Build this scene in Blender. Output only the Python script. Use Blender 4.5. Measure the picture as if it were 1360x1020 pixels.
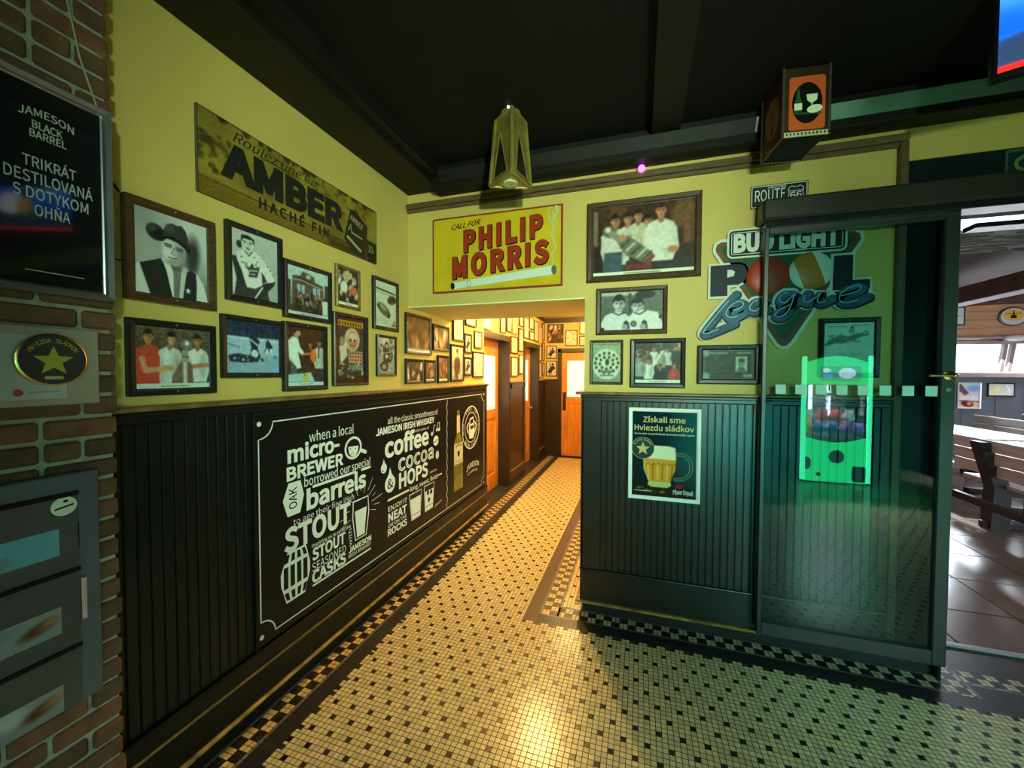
import bpy, math, random
import numpy as np
from mathutils import Matrix, Vector
R = math.radians
for o in list(bpy.data.objects): bpy.data.objects.remove(o)
C = bpy.context.scene.collection
SC = bpy.context.scene

# ------------------------------------------------------------------ camera, world, big lights, exposure
cd = bpy.data.cameras.new('camera'); cam = bpy.data.objects.new('camera', cd); C.objects.link(cam)
YAW, PIT, ROL, FPX = 0.3092, 0.0281, 0.0035, 529.8
cd.sensor_fit = 'HORIZONTAL'; cd.sensor_width = 36; cd.lens = 36 * FPX / 1360; cd.clip_start = 0.02
cam.location = (0, 0, 1.55)
cam.matrix_world = (Matrix.Translation((0, 0, 1.55)) @ Matrix.Rotation(YAW, 4, 'Z') @ Matrix.Rotation(math.pi/2 - PIT, 4, 'X') @ Matrix.Rotation(ROL, 4, 'Z'))
SC.camera = cam
vs = SC.view_settings
vs.view_transform = 'Standard'; vs.look = 'None'; vs.gamma = 1; vs.exposure = 0.0; vs.use_curve_mapping = False

w = bpy.data.worlds.new('sky'); SC.world = w; w.use_nodes = True
nt = w.node_tree; bg = nt.nodes['Background']
bg.inputs[0].default_value = (0.75, 0.87, 1.0, 1); bg.inputs[1].default_value = 4.5

def light(name, kind, loc, col, power, target=None, **kw):
    d = bpy.data.lights.new(name, kind); d.color = col; d.energy = power
    for k, v in kw.items(): setattr(d, k, v)
    o = bpy.data.objects.new(name, d); C.objects.link(o); o.location = loc
    if target is not None:
        o.rotation_euler = (Vector(target) - Vector(loc)).to_track_quat('-Z', 'Y').to_euler()
    return o

MINT = (0.71, 1.0, 0.71)
WARM = (1.0, 0.66, 0.25)
light('corridor_lamp', 'POINT', (-1.0, 4.1, 2.40), WARM, 128, shadow_soft_size=0.06)
light('corridor_lamp', 'POINT', (-1.0, 6.0, 2.42), WARM, 58, shadow_soft_size=0.08)
light('track_spot', 'SPOT', (0.70, -0.70, 2.05), MINT, 400, (-0.98, 2.45, 2.16), spot_size=R(70), spot_blend=1.0, shadow_soft_size=0.06)
light('track_spot', 'SPOT', (0.95, -0.55, 2.05), MINT, 116, (0.62, 2.57, 2.14), spot_size=R(70), spot_blend=1.0, shadow_soft_size=0.06)
light('teal_fill', 'AREA', (1.25, -1.9, 0.95), (0.06, 1.0, 0.90), 2.6, (1.15, 2.5, 0.85), shape='RECTANGLE', size=0.16, size_y=0.16, spread=R(36))  # added teal fill behind the camera
light('teal_fill', 'AREA', (2.3, -1.2, 1.25), (0.45, 1.0, 0.82), 5.5, (-1.6, 2.5, 0.85), shape='RECTANGLE', size=0.16, size_y=0.16, spread=R(42))  # second added fill, brightens the white lettering on the left board
light('terrace_sun', 'SUN', (6, 12, 6), (1, 0.93, 0.82), 9.0, (6 - 2.0, 12 - 5.2, 6 - 2.75), angle=R(1.5))
light('terrace_window_light', 'AREA', (6.2, 8.85, 1.85), (0.86, 0.93, 1.0), 260, (5.2, 5.0, 0.2), shape='RECTANGLE', size=3.6, size_y=0.45)

# ------------------------------------------------------------------ helpers: colour, materials
def s2l(c):
    return tuple((v/12.92 if v <= 0.04045 else ((v+0.055)/1.055)**2.4) for v in c)
def rgb(r, g, b): return s2l((r/255, g/255, b/255))

def mat(name, col, rough=0.5, metal=0.0, spec=0.5, var=0.0, vscale=8.0, bump=0.0, bscale=40.0, emit=None, estr=0.0, stretch=(1, 1, 1), col2=None, coat=0.0):
    m = bpy.data.materials.new(name); m.use_nodes = True
    n = m.node_tree; b = n.nodes['Principled BSDF']
    b.inputs['Roughness'].default_value = rough; b.inputs['Metallic'].default_value = metal
    b.inputs['Specular IOR Level'].default_value = spec; b.inputs['Base Color'].default_value = (*col, 1)
    if coat: b.inputs['Coat Weight'].default_value = coat; b.inputs['Coat Roughness'].default_value = 0.05
    tc = n.nodes.new('ShaderNodeTexCoord'); mp = n.nodes.new('ShaderNodeMapping')
    mp.inputs['Scale'].default_value = stretch; n.links.new(tc.outputs['Object'], mp.inputs['Vector'])
    if var > 0 or col2:
        t = n.nodes.new('ShaderNodeTexNoise'); t.inputs['Scale'].default_value = vscale; t.inputs['Detail'].default_value = 6
        n.links.new(mp.outputs[0], t.inputs['Vector'])
        r = n.nodes.new('ShaderNodeValToRGB'); n.links.new(t.outputs['Fac'], r.inputs['Fac'])
        lo = tuple(max(0, v*(1-var)) for v in col); hi = col2 or tuple(min(1, v*(1+var)) for v in col)
        r.color_ramp.elements[0].position = 0.3; r.color_ramp.elements[1].position = 0.7
        r.color_ramp.elements[0].color = (*lo, 1); r.color_ramp.elements[1].color = (*hi, 1)
        n.links.new(r.outputs[0], b.inputs['Base Color'])
    if bump > 0:
        t2 = n.nodes.new('ShaderNodeTexNoise'); t2.inputs['Scale'].default_value = bscale; t2.inputs['Detail'].default_value = 4
        n.links.new(mp.outputs[0], t2.inputs['Vector'])
        bp = n.nodes.new('ShaderNodeBump'); bp.inputs['Strength'].default_value = bump; bp.inputs['Distance'].default_value = 0.004
        n.links.new(t2.outputs['Fac'], bp.inputs['Height']); n.links.new(bp.outputs[0], b.inputs['Normal'])
    if emit:
        b.inputs['Emission Color'].default_value = (*emit, 1); b.inputs['Emission Strength'].default_value = estr
    return m

def print_mat(name, rough=0.35, estr=0.0):
    m = bpy.data.materials.new(name); m.use_nodes = True
    n = m.node_tree; b = n.nodes['Principled BSDF']; b.inputs['Roughness'].default_value = rough; b.inputs['Specular IOR Level'].default_value = 0.22
    a = n.nodes.new('ShaderNodeAttribute'); a.attribute_name = 'Col'
    n.links.new(a.outputs['Color'], b.inputs['Base Color'])
    if estr:
        n.links.new(a.outputs['Color'], b.inputs['Emission Color']); b.inputs['Emission Strength'].default_value = estr
    return m

class NX:
    """tiny node-expression builder for the floor mosaics"""
    def __init__(s, m): s.n = m.node_tree
    def op(s, o, *a):
        d = s.n.nodes.new('ShaderNodeMath'); d.operation = o
        for i, v in enumerate(a):
            if isinstance(v, (int, float)): d.inputs[i].default_value = v
            else: s.n.links.new(v, d.inputs[i])
        return d.outputs[0]

def mosaic(name, x0, y0, p, mode, light_c, dark_c, grout_c, rough=0.32):
    m = bpy.data.materials.new(name); m.use_nodes = True
    n = m.node_tree; b = n.nodes['Principled BSDF']; e = NX(m); op = e.op
    g = n.nodes.new('ShaderNodeNewGeometry'); sx = n.nodes.new('ShaderNodeSeparateXYZ'); n.links.new(g.outputs['Position'], sx.inputs[0])
    u = op('DIVIDE', op('SUBTRACT', sx.outputs[0], x0), p); v = op('DIVIDE', op('SUBTRACT', sx.outputs[1], y0), p)
    iu, iv = op('FLOOR', u), op('FLOOR', v); fu, fv = op('SUBTRACT', u, iu), op('SUBTRACT', v, iv)
    def md(a, k): return op('FLOORED_MODULO', a, k)
    if mode == 'dots':
        def hit(a, i, k): return op('COMPARE', md(a, k), i, 0.2)
        dark = op('MAXIMUM', op('MULTIPLY', hit(iu, 0, 4), hit(iv, 0, 6)), op('MULTIPLY', hit(iu, 2, 4), hit(iv, 3, 6)))
    elif mode == 'checks':
        s_ = op('ADD', op('FLOOR', op('DIVIDE', op('ADD', iu, 0.01), 2)), op('FLOOR', op('DIVIDE', op('ADD', iv, 0.01), 2)))
        dark = md(s_, 2)
    else:
        dark = op('MULTIPLY', iu, 0.0)
    du = op('ABSOLUTE', op('SUBTRACT', fu, 0.5)); dv = op('ABSOLUTE', op('SUBTRACT', fv, 0.5))
    dm = op('MAXIMUM', du, dv)
    gr = op('GREATER_THAN', dm, 0.44)
    cx = n.nodes.new('ShaderNodeCombineXYZ'); n.links.new(iu, cx.inputs[0]); n.links.new(iv, cx.inputs[1])
    wn = n.nodes.new('ShaderNodeTexWhiteNoise'); wn.noise_dimensions = '2D'; n.links.new(cx.outputs[0], wn.inputs['Vector'])
    def mix(f, a, c):
        d = n.nodes.new('ShaderNodeMix'); d.data_type = 'RGBA'
        n.links.new(f, d.inputs[0])
        for k, q in ((6, a), (7, c)):
            if isinstance(q, tuple): d.inputs[k].default_value = (*q, 1)
            else: n.links.new(q, d.inputs[k])
        return d.outputs[2]
    lc = mix(wn.outputs['Value'], tuple(k*0.84 for k in light_c), tuple(min(1, k*1.12) for k in light_c))
    dc = mix(wn.outputs['Value'], tuple(k*0.5 for k in dark_c), tuple(k*1.6 for k in dark_c))
    ns = n.nodes.new('ShaderNodeTexNoise'); ns.inputs['Scale'].default_value = 1.7; n.links.new(g.outputs['Position'], ns.inputs['Vector'])
    col = mix(gr, mix(dark, lc, dc), grout_c)
    mm = n.nodes.new('ShaderNodeMix'); mm.data_type = 'RGBA'; mm.blend_type = 'MULTIPLY'; mm.inputs[0].default_value = 0.35
    n.links.new(col, mm.inputs[6]); n.links.new(ns.outputs['Color'], mm.inputs[7])
    hs = n.nodes.new('ShaderNodeHueSaturation'); hs.inputs['Value'].default_value = 1.2; n.links.new(col, hs.inputs['Color'])
    n.links.new(hs.outputs[0], b.inputs['Base Color'])
    rr = op('ADD', op('MULTIPLY', gr, 0.5), rough); n.links.new(rr, b.inputs['Roughness'])
    bp = n.nodes.new('ShaderNodeBump'); bp.inputs['Strength'].default_value = 0.5; bp.inputs['Distance'].default_value = 0.0015
    n.links.new(op('SUBTRACT', 1.0, gr), bp.inputs['Height']); n.links.new(bp.outputs[0], b.inputs['Normal'])
    return m

# ------------------------------------------------------------------ helpers: objects and meshes
def thing(name, label, cat, loc=(0, 0, 0), rz=0.0, group=None):
    o = bpy.data.objects.new(name, None); C.objects.link(o); o.empty_display_size = 0.05
    o.location = loc; o.rotation_euler = (0, 0, rz); o['label'] = label; o['category'] = cat
    if group: o['group'] = group
    return o
def tag(o, label, cat, group=None):
    o['label'] = label; o['category'] = cat
    if group: o['group'] = group
    return o

class MB:
    def __init__(s): s.v = []; s.f = []; s.m = []
    def add(s, vs, fs, mi=0):
        k = len(s.v); s.v.extend([tuple(map(float, q)) for q in vs])
        for f in fs: s.f.append([k+i for i in f]); s.m.append(mi)
        return s
    def quad(s, a, b, c, d, mi=0): return s.add([a, b, c, d], [(0, 1, 2, 3)], mi)
    def box(s, x0, x1, y0, y1, z0, z1, mi=0, bv=0.0):
        if bv <= 0:
            vs = [(x, y, z) for x in (x0, x1) for y in (y0, y1) for z in (z0, z1)]
            return s.add(vs, [(0, 1, 3, 2), (4, 6, 7, 5), (0, 4, 5, 1), (2, 3, 7, 6), (0, 2, 6, 4), (1, 5, 7, 3)], mi)
        bv = min(bv, (x1-x0)*.45, (y1-y0)*.45, (z1-z0)*.45)
        lo, hi = (x0, y0, z0), (x1, y1, z1); vs = []; idx = {}
        for sx in (0, 1):
            for sy in (0, 1):
                for sz in (0, 1):
                    sg = (sx, sy, sz)
                    for ax in range(3):
                        q = []
                        for a in range(3):
                            base = hi[a] if sg[a] else lo[a]
                            q.append(base if a == ax else base + (-bv if sg[a] else bv))
                        idx[(sg, ax)] = len(vs); vs.append(q)
        fs = []
        for ax in range(3):
            a1, a2 = (ax+1) % 3, (ax+2) % 3
            for sd in (0, 1):
                cyc = []
                for p, q in ((0, 0), (1, 0), (1, 1), (0, 1)):
                    g = [0, 0, 0]; g[ax] = sd; g[a1] = p; g[a2] = q; cyc.append(idx[(tuple(g), ax)])
                fs.append(cyc if sd else cyc[::-1])
            for p in (0, 1):
                for q in (0, 1):
                    g0 = [0, 0, 0]; g0[a1] = p; g0[a2] = q; g1 = list(g0); g1[ax] = 1
                    f = [idx[(tuple(g0), a1)], idx[(tuple(g0), a2)], idx[(tuple(g1), a2)], idx[(tuple(g1), a1)]]
                    fs.append(f if (p == q) else f[::-1])
        for sg in [(i, j, k) for i in (0, 1) for j in (0, 1) for k in (0, 1)]:
            f = [idx[(sg, 0)], idx[(sg, 1)], idx[(sg, 2)]]
            fs.append(f if sum(sg) % 2 else f[::-1])
        return s.add(vs, fs, mi)
    def prism(s, poly, y0, y1, mi=0, side=None):
        """polygon of (x, z) extruded from y0 to y1 (y1 = front, smaller y)"""
        n = len(poly); a = sum(poly[i][0]*poly[(i+1) % n][1]-poly[(i+1) % n][0]*poly[i][1] for i in range(n))
        if a < 0: poly = poly[::-1]
        vs = [(x, y1, z) for x, z in poly] + [(x, y0, z) for x, z in poly]
        s.add(vs, [list(range(n))], mi)
        s.add(vs, [[i, i+n, (i+1) % n+n, (i+1) % n] for i in range(n)], mi if side is None else side)
        return s
    def flat(s, poly, y, mi=0):
        n = len(poly); a = sum(poly[i][0]*poly[(i+1) % n][1]-poly[(i+1) % n][0]*poly[i][1] for i in range(n))
        if a < 0: poly = poly[::-1]
        return s.add([(x, y, z) for x, z in poly], [list(range(n))], mi)
    def stroke(s, pts, wd, y, mi=0, cap=True):
        """flat round-capped stroke through (x, z) points"""
        pts = [Vector((p[0], p[1])) for p in pts]; L = []; Rr = []
        for i, p in enumerate(pts):
            d = (pts[min(i+1, len(pts)-1)] - pts[max(i-1, 0)]); d = d.normalized() if d.length else Vector((1, 0))
            nrm = Vector((-d.y, d.x)) * wd/2; L.append(p+nrm); Rr.append(p-nrm)
        for i in range(len(pts)-1):
            s.add([(q.x, y, q.y) for q in (L[i], Rr[i], Rr[i+1], L[i+1])], [(0, 1, 2, 3)], mi)
        if cap:
            for k, p in ((0, pts[0]), (1, pts[-1])):
                s.flat([(p.x+wd/2*math.cos(a*math.pi/6), p.y+wd/2*math.sin(a*math.pi/6)) for a in range(12)], y - 0.00002*(k+1), mi)
        return s
    def ellipse(s, cx, cz, rx, rz, y, mi=0, n=40, rot=0.0):
        c, t = math.cos(rot), math.sin(rot); P = []
        for i in range(n):
            a = 2*math.pi*i/n; x, z = rx*math.cos(a), rz*math.sin(a); P.append((cx+x*c-z*t, cz+x*t+z*c))
        return s.flat(P, y, mi)
    def ring(s, cx, cz, rx, rz, t, y, mi=0, n=56):
        for i in range(n):
            a, b = 2*math.pi*i/n, 2*math.pi*(i+1)/n
            s.add([(cx+rx*math.cos(a), y, cz+rz*math.sin(a)), (cx+(rx-t)*math.cos(a), y, cz+(rz-t)*math.sin(a)), (cx+(rx-t)*math.cos(b), y, cz+(rz-t)*math.sin(b)), (cx+rx*math.cos(b), y, cz+rz*math.sin(b))], [(0, 3, 2, 1)], mi)
        return s
    def tube(s, pts, r, n=10, mi=0):
        pts = [Vector(p) for p in pts]; rs = r if isinstance(r, (list, tuple)) else [r]*len(pts); k = len(s.v); up = None
        for i, p in enumerate(pts):
            d = (pts[min(i+1, len(pts)-1)] - pts[max(i-1, 0)]).normalized()
            if up is None: up = d.orthogonal().normalized()
            up = (up - d*up.dot(d)).normalized(); sd = d.cross(up)
            for j in range(n):
                a = 2*math.pi*j/n; s.v.append(tuple(p + (up*math.cos(a)+sd*math.sin(a))*rs[i]))
        for i in range(len(pts)-1):
            for j in range(n):
                s.f.append([k+i*n+j, k+i*n+(j+1) % n, k+(i+1)*n+(j+1) % n, k+(i+1)*n+j]); s.m.append(mi)
        s.f.append([k+j for j in range(n)][::-1]); s.m.append(mi)
        s.f.append([k+(len(pts)-1)*n+j for j in range(n)]); s.m.append(mi)
        return s
    def lathe(s, prof, c=(0, 0, 0), axis='z', n=24, mi=0, sq=(1, 1)):
        k = len(s.v)
        for r, h in prof:
            for j in range(n):
                a = 2*math.pi*j/n; x, y = r*math.cos(a)*sq[0], r*math.sin(a)*sq[1]
                q = (x, y, h) if axis == 'z' else ((x, -h, y) if axis == 'y' else (h, x, y))
                s.v.append((q[0]+c[0], q[1]+c[1], q[2]+c[2]))
        for i in range(len(prof)-1):
            for j in range(n):
                s.f.append([k+i*n+j, k+i*n+(j+1) % n, k+(i+1)*n+(j+1) % n, k+(i+1)*n+j]); s.m.append(mi)
        s.f.append([k+j for j in range(n)][::-1]); s.m.append(mi)
        s.f.append([k+(len(prof)-1)*n+j for j in range(n)]); s.m.append(mi)
        return s
    def sphere(s, c, r, n=14, mi=0, sq=(1, 1, 1), m=8):
        prof = [(max(1e-4, math.sin(math.pi*i/m)), -math.cos(math.pi*i/m)) for i in range(m+1)]; k = len(s.v)
        s.lathe(prof, (0, 0, 0), 'z', n, mi)
        for i in range(k, len(s.v)):
            q = s.v[i]; s.v[i] = (c[0]+q[0]*r*sq[0], c[1]+q[1]*r*sq[1], c[2]+q[2]*r*sq[2])
        return s
    def xf(s, M, k=0):
        for i in range(k, len(s.v)): s.v[i] = tuple(M @ Vector(s.v[i]))
        return s
    def build(s, name, mats, parent=None, smooth=False, loc=None):
        me = bpy.data.meshes.new(name); me.from_pydata(s.v, [], s.f)
        for m in (mats if isinstance(mats, (list, tuple)) else [mats]): me.materials.append(m)
        me.polygons.foreach_set('material_index', s.m)
        if smooth:
            me.polygons.foreach_set('use_smooth', [True]*len(s.f))
            try: me.set_sharp_from_angle(angle=R(40))
            except Exception: pass
        me.update()
        o = bpy.data.objects.new(name, me); C.objects.link(o)
        if parent is not None: o.parent = parent
        if loc: o.location = loc
        return o

def struct(name, mb, m, parent=None, **kw):
    o = mb.build(name, m, parent, **kw)
    if parent is None: o['kind'] = 'structure'
    return o

# ------------------------------------------------------------------ lettering
_tc = {}
FONT = None
try:
    import os
    FONT = bpy.data.fonts.load(os.path.join(bpy.utils.system_resource('DATAFILES', path='fonts'), 'Noto Sans CJK Regular.woff2'))
except Exception:
    FONT = None
def _text_mesh(body, bold=0.0, outline=0.0, shear=0.0, spacing=1.0):
    key = (body, bold, outline, shear, spacing)
    if key in _tc: return _tc[key]
    cu = bpy.data.curves.new('t', 'FONT'); cu.body = body; cu.size = 1.0;
    if FONT: cu.font = FONT
    if bold: cu.bevel_depth = bold*(.62*_CAP/.7 if _CAP else .4); cu.bevel_resolution = 0
    cu.shear = shear; cu.space_character = spacing
    cu.resolution_u = 4
    if outline: cu.fill_mode = 'NONE'; cu.bevel_depth = outline; cu.bevel_resolution = 0
    ob = bpy.data.objects.new('t', cu); C.objects.link(ob)
    dg = bpy.context.evaluated_depsgraph_get(); me = ob.evaluated_get(dg).to_mesh()
    v = np.zeros(len(me.vertices)*3); me.vertices.foreach_get('co', v); v = v.reshape(-1, 3)
    f = [list(p.vertices) for p in me.polygons]
    if bold: f = [q for q in f if v[q, 2].mean() > 1e-4]
    ob.evaluated_get(dg).to_mesh_clear(); bpy.data.objects.remove(ob); bpy.data.curves.remove(cu)
    _tc[key] = (v, f); return _tc[key]
_CAP = None
def text(mb, body, x0, x1, z0, cap, y, mi=0, bold=0.0, outline=0.0, shear=0.0, arc=0.0, rot=0.0, spacing=1.0, slope=0.0):
    """flat lettering: spans x0..x1, baseline z0, capital height cap; arc lifts the middle; rot turns about (x0, z0)"""
    global _CAP
    if _CAP is None: _CAP = _text_mesh('H')[0][:, 1].max()
    v, f = _text_mesh(body, bold, outline, shear, spacing)
    if len(v) == 0: return
    a, b = v[:, 0].min(), v[:, 0].max(); t = (v[:, 0]-a)/(b-a)
    X = t*(x1-x0); Z = v[:, 1]*cap/_CAP + arc*(1-(2*t-1)**2) + slope*t
    if rot: X, Z = X*math.cos(rot)-Z*math.sin(rot), X*math.sin(rot)+Z*math.cos(rot)
    mb.add(list(zip(X+x0, np.full(len(X), y)-v[:, 2]*0.008, Z+z0)), f, mi)
def arc_text(mb, body, cx, cz, r, a0, a1, cap, y, mi=0, bold=0.02):
    """letters round a circle from angle a0 to a1 (degrees, clockwise for the top arc)"""
    global _CAP
    if _CAP is None: _CAP = _text_mesh('H')[0][:, 1].max()
    n = len(body); out = a0 > a1
    for i, ch in enumerate(body):
        if ch == ' ': continue
        a = R(a0+(a1-a0)*(i+0.5)/n); v, f = _text_mesh(ch, bold); w0 = (v[:, 0].min()+v[:, 0].max())/2
        X = (v[:, 0]-w0)*cap/_CAP; Z = v[:, 1]*cap/_CAP
        th = a-math.pi/2 if out else a+math.pi/2
        rr = r if out else r+cap
        mb.add(list(zip(cx+rr*math.cos(a)+X*math.cos(th)-Z*math.sin(th), np.full(len(X), y), cz+rr*math.sin(a)+X*math.sin(th)+Z*math.cos(th))), f, mi)
def star(cx, cz, r, k=0.42, n=5, rot=math.pi/2):
    return [(cx+(r if i % 2 == 0 else r*k)*math.cos(rot+math.pi*i/n), cz+(r if i % 2 == 0 else r*k)*math.sin(rot+math.pi*i/n)) for i in range(2*n)]
def smooth(pts, n=7):
    """Catmull-Rom curve through the points"""
    q = [pts[0]]+list(pts)+[pts[-1]]; out = []
    for i in range(1, len(q)-2):
        p0, p1, p2, p3 = q[i-1], q[i], q[i+1], q[i+2]
        for k in range(n):
            t = k/n; out.append(tuple(.5*(2*p1[j]+(p2[j]-p0[j])*t+(2*p0[j]-5*p1[j]+4*p2[j]-p3[j])*t*t+(3*p1[j]-p0[j]-3*p2[j]+p3[j])*t**3) for j in (0, 1)))
    return out+[pts[-1]]
def rrect(x0, x1, z0, z1, r, n=5):
    P = []
    for cx, cz, a0 in ((x1-r, z1-r, 0), (x0+r, z1-r, 90), (x0+r, z0+r, 180), (x1-r, z0+r, 270)):
        for i in range(n+1): a = R(a0+90*i/n); P.append((cx+r*math.cos(a), cz+r*math.sin(a)))
    return P
# ------------------------------------------------------------------ printed pictures (painted on a fine grid of vertex colours)
class P:
    def __init__(s, wpx, hpx, bg, bg2=None):
        s.w, s.h = wpx, hpx; s.as_ = hpx/wpx
        s.Y, s.X = np.mgrid[0:hpx, 0:wpx]; s.X = (s.X+.5)/wpx; s.Y = (s.Y+.5)/hpx
        s.a = np.ones((hpx, wpx, 3))*np.array(bg, float)/255
        if bg2 is not None: s.a = s.a*(1-s.Y[..., None]) + np.array(bg2)/255*s.Y[..., None]
    def _put(s, al, col, op=1.0):
        al = np.clip(al, 0, 1)[..., None]*op; s.a = s.a*(1-al)+np.array(col)/255*al; return s
    def ell(s, cx, cy, rx, ry, col, rot=0, soft=1.0, op=1.0):
        dx, dy = (s.X-cx), (s.Y-cy)*s.as_; c, t = math.cos(rot), math.sin(rot)
        x, y = dx*c+dy*t, -dx*t+dy*c; ry *= s.as_
        d = np.sqrt((x/rx)**2+(y/ry)**2)-1
        return s._put(.5-d*min(rx, ry)*s.w/(soft*1.0), col, op)
    def poly(s, pts, col, soft=1.0, op=1.0):
        X, Y = s.X*s.w, s.Y*s.h; ins = np.zeros(X.shape, bool); dm = np.full(X.shape, 1e9); n = len(pts)
        for i in range(n):
            x0, y0 = pts[i][0]*s.w, pts[i][1]*s.h; x1, y1 = pts[(i+1) % n][0]*s.w, pts[(i+1) % n][1]*s.h
            if y0 != y1:
                k = ((Y >= min(y0, y1)) & (Y < max(y0, y1))); ins ^= k & (X < (x1-x0)*(Y-y0)/(y1-y0)+x0)
            L = (x1-x0)**2+(y1-y0)**2+1e-9; t = np.clip(((X-x0)*(x1-x0)+(Y-y0)*(y1-y0))/L, 0, 1)
            dm = np.minimum(dm, np.hypot(X-x0-t*(x1-x0), Y-y0-t*(y1-y0)))
        return s._put(.5-np.where(ins, -dm, dm)/soft, col, op)
    def line(s, pts, wd, col, soft=1.0, op=1.0):
        X, Y = s.X*s.w, s.Y*s.h; dm = np.full(X.shape, 1e9)
        for (a, b), (c, d) in zip(pts[:-1], pts[1:]):
            x0, y0, x1, y1 = a*s.w, b*s.h, c*s.w, d*s.h; L = (x1-x0)**2+(y1-y0)**2+1e-9
            t = np.clip(((X-x0)*(x1-x0)+(Y-y0)*(y1-y0))/L, 0, 1); dm = np.minimum(dm, np.hypot(X-x0-t*(x1-x0), Y-y0-t*(y1-y0)))
        return s._put(.5-(dm-wd*s.w/2)/soft, col, op)
    def rect(s, x0, y0, x1, y1, col, soft=1.0, op=1.0): return s.poly([(x0, y0), (x1, y0), (x1, y1), (x0, y1)], col, soft, op)
    def noise(s, amp, seed=0, sc=1, ch=False):
        r = np.random.RandomState(seed); hh, ww = max(2, s.h//sc), max(2, s.w//sc)
        g = r.rand(hh, ww, 3 if ch else 1)-.5; iy = np.clip((s.Y[:, 0]*hh).astype(int), 0, hh-1); ix = np.clip((s.X[0]*ww).astype(int), 0, ww-1)
        s.a = np.clip(s.a+g[iy][:, ix]*amp/255, 0, 1); return s
    def blobs(s, n, x0, y0, x1, y1, cols, r0, r1, seed, soft=1.5, asp=1.0, op=0.8):
        rd = random.Random(seed)
        for _ in range(n):
            r = rd.uniform(r0, r1); s.ell(rd.uniform(x0, x1), rd.uniform(y0, y1), r, r*asp/s.as_, rd.choice(cols), rd.uniform(-.5, .5), soft, op)
        return s
    def blur(s, n=1):
        for _ in range(n):
            q = np.pad(s.a, ((1, 1), (1, 1), (0, 0)), 'edge'); s.a = (q[:-2, 1:-1]+q[2:, 1:-1]+q[1:-1, :-2]+q[1:-1, 2:]+2*q[1:-1, 1:-1])/6
        return s
    def man(s, cx, top, k, shirt, pants=(40, 45, 55), skin=(196, 150, 118), hair=(50, 36, 28), bot=1.0, face=True, lean=0.0):
        """half or full figure: head height k (fraction of picture height)"""
        a = s.as_; hw = k*.345*a; hy = top+k*.55; bx = cx-lean; dk = lambda c, f: tuple(int(v*f) for v in c)
        s.poly([(bx-hw*2.2, top+k*3.4), (bx+hw*2.2, top+k*3.4), (bx+hw*1.9, min(bot, top+k*7.3)), (bx-hw*1.9, min(bot, top+k*7.3))], pants, 1.5)
        s.poly([(bx-hw*3.0, top+k*1.85), (bx-hw*2.3, top+k*1.42), (bx-hw*.7, top+k*1.16), (bx+hw*.7, top+k*1.16), (bx+hw*2.3, top+k*1.42), (bx+hw*3.0, top+k*1.85), (bx+hw*3.3, top+k*3.0), (bx+hw*2.3, top+k*4.1), (bx-hw*2.3, top+k*4.1), (bx-hw*3.3, top+k*3.0)], shirt, 2)
        s.ell(bx+hw*1.5, top+k*2.6, hw*1.0, k*1.1, dk(shirt, .68), .1, 4, .45); s.ell(bx-hw*.9, top+k*1.9, hw*.7, k*.5, tuple(min(255, int(v*1.12)) for v in shirt), 0, 5, .6)
        for q in (-1, 1):
            s.line([(bx+q*hw*1.75, top+k*2.1), (bx+q*hw*1.65, top+k*3.6)], hw*.16, dk(shirt, .55), 2, .7)
            s.line([(bx+q*hw*.3, top+k*2.5), (bx+q*hw*.9, top+k*3.3)], hw*.1, dk(shirt, .75), 2, .5)
        s.poly([(cx-hw*.5, hy), (cx+hw*.5, hy), (bx+hw*.62, top+k*1.28), (bx, top+k*1.5), (bx-hw*.62, top+k*1.28)], dk(skin, .78), 1.5)
        s.ell(cx, hy-k*.13, hw*1.03, k*.47, hair, 0, 1.4)
        for q in (-1, 1): s.ell(cx+q*hw*.95, hy+k*.04, hw*.16, k*.1, dk(skin, .85), 0, 1.2)
        s.ell(cx, hy+k*.06, hw*.86, k*.43, skin, 0, 1.4); s.ell(cx+hw*.5, hy+k*.12, hw*.42, k*.36, dk(skin, .66), 0, 4, .5); s.ell(cx-hw*.3, hy+k*.1, hw*.3, k*.2, tuple(min(255, int(v*1.1)) for v in skin), 0, 4, .5)
        s.ell(cx-hw*.1, hy-k*.33, hw*.85, k*.17, hair, 0, 1.6)
        if face:
            for q in (-1, 1): s.ell(cx+q*hw*.37, hy-k*.015, hw*.25, k*.06, dk(skin, .45), 0, 1.6, .75); s.line([(cx+q*hw*.16, hy-k*.085), (cx+q*hw*.58, hy-k*.095)], hw*.12, dk(hair, .9), 1.4, .7)
            s.line([(cx+hw*.04, hy), (cx+hw*.13, hy+k*.15), (cx-hw*.06, hy+k*.17)], hw*.12, dk(skin, .62), 1.6, .7)
            s.line([(cx-hw*.28, hy+k*.275), (cx+hw*.26, hy+k*.27)], hw*.13, dk(skin, .5), 1.4, .8); s.ell(cx, hy+k*.34, hw*.3, k*.04, dk(skin, .8), 0, 2, .6)
        return s
    def tone(s, lo, hi):
        g = s.a.mean(2, keepdims=True); s.a = np.array(lo)/255*(1-g)+np.array(hi)/255*g; return s
    def caption(s, h=.07, col=(225, 232, 226)):
        s.rect(0, 1-h, 1, 1, col, .5); s.line([(.32, 1-h*.5), (.68, 1-h*.5)], .012, (90, 95, 95), 1, .8); return s

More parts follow.
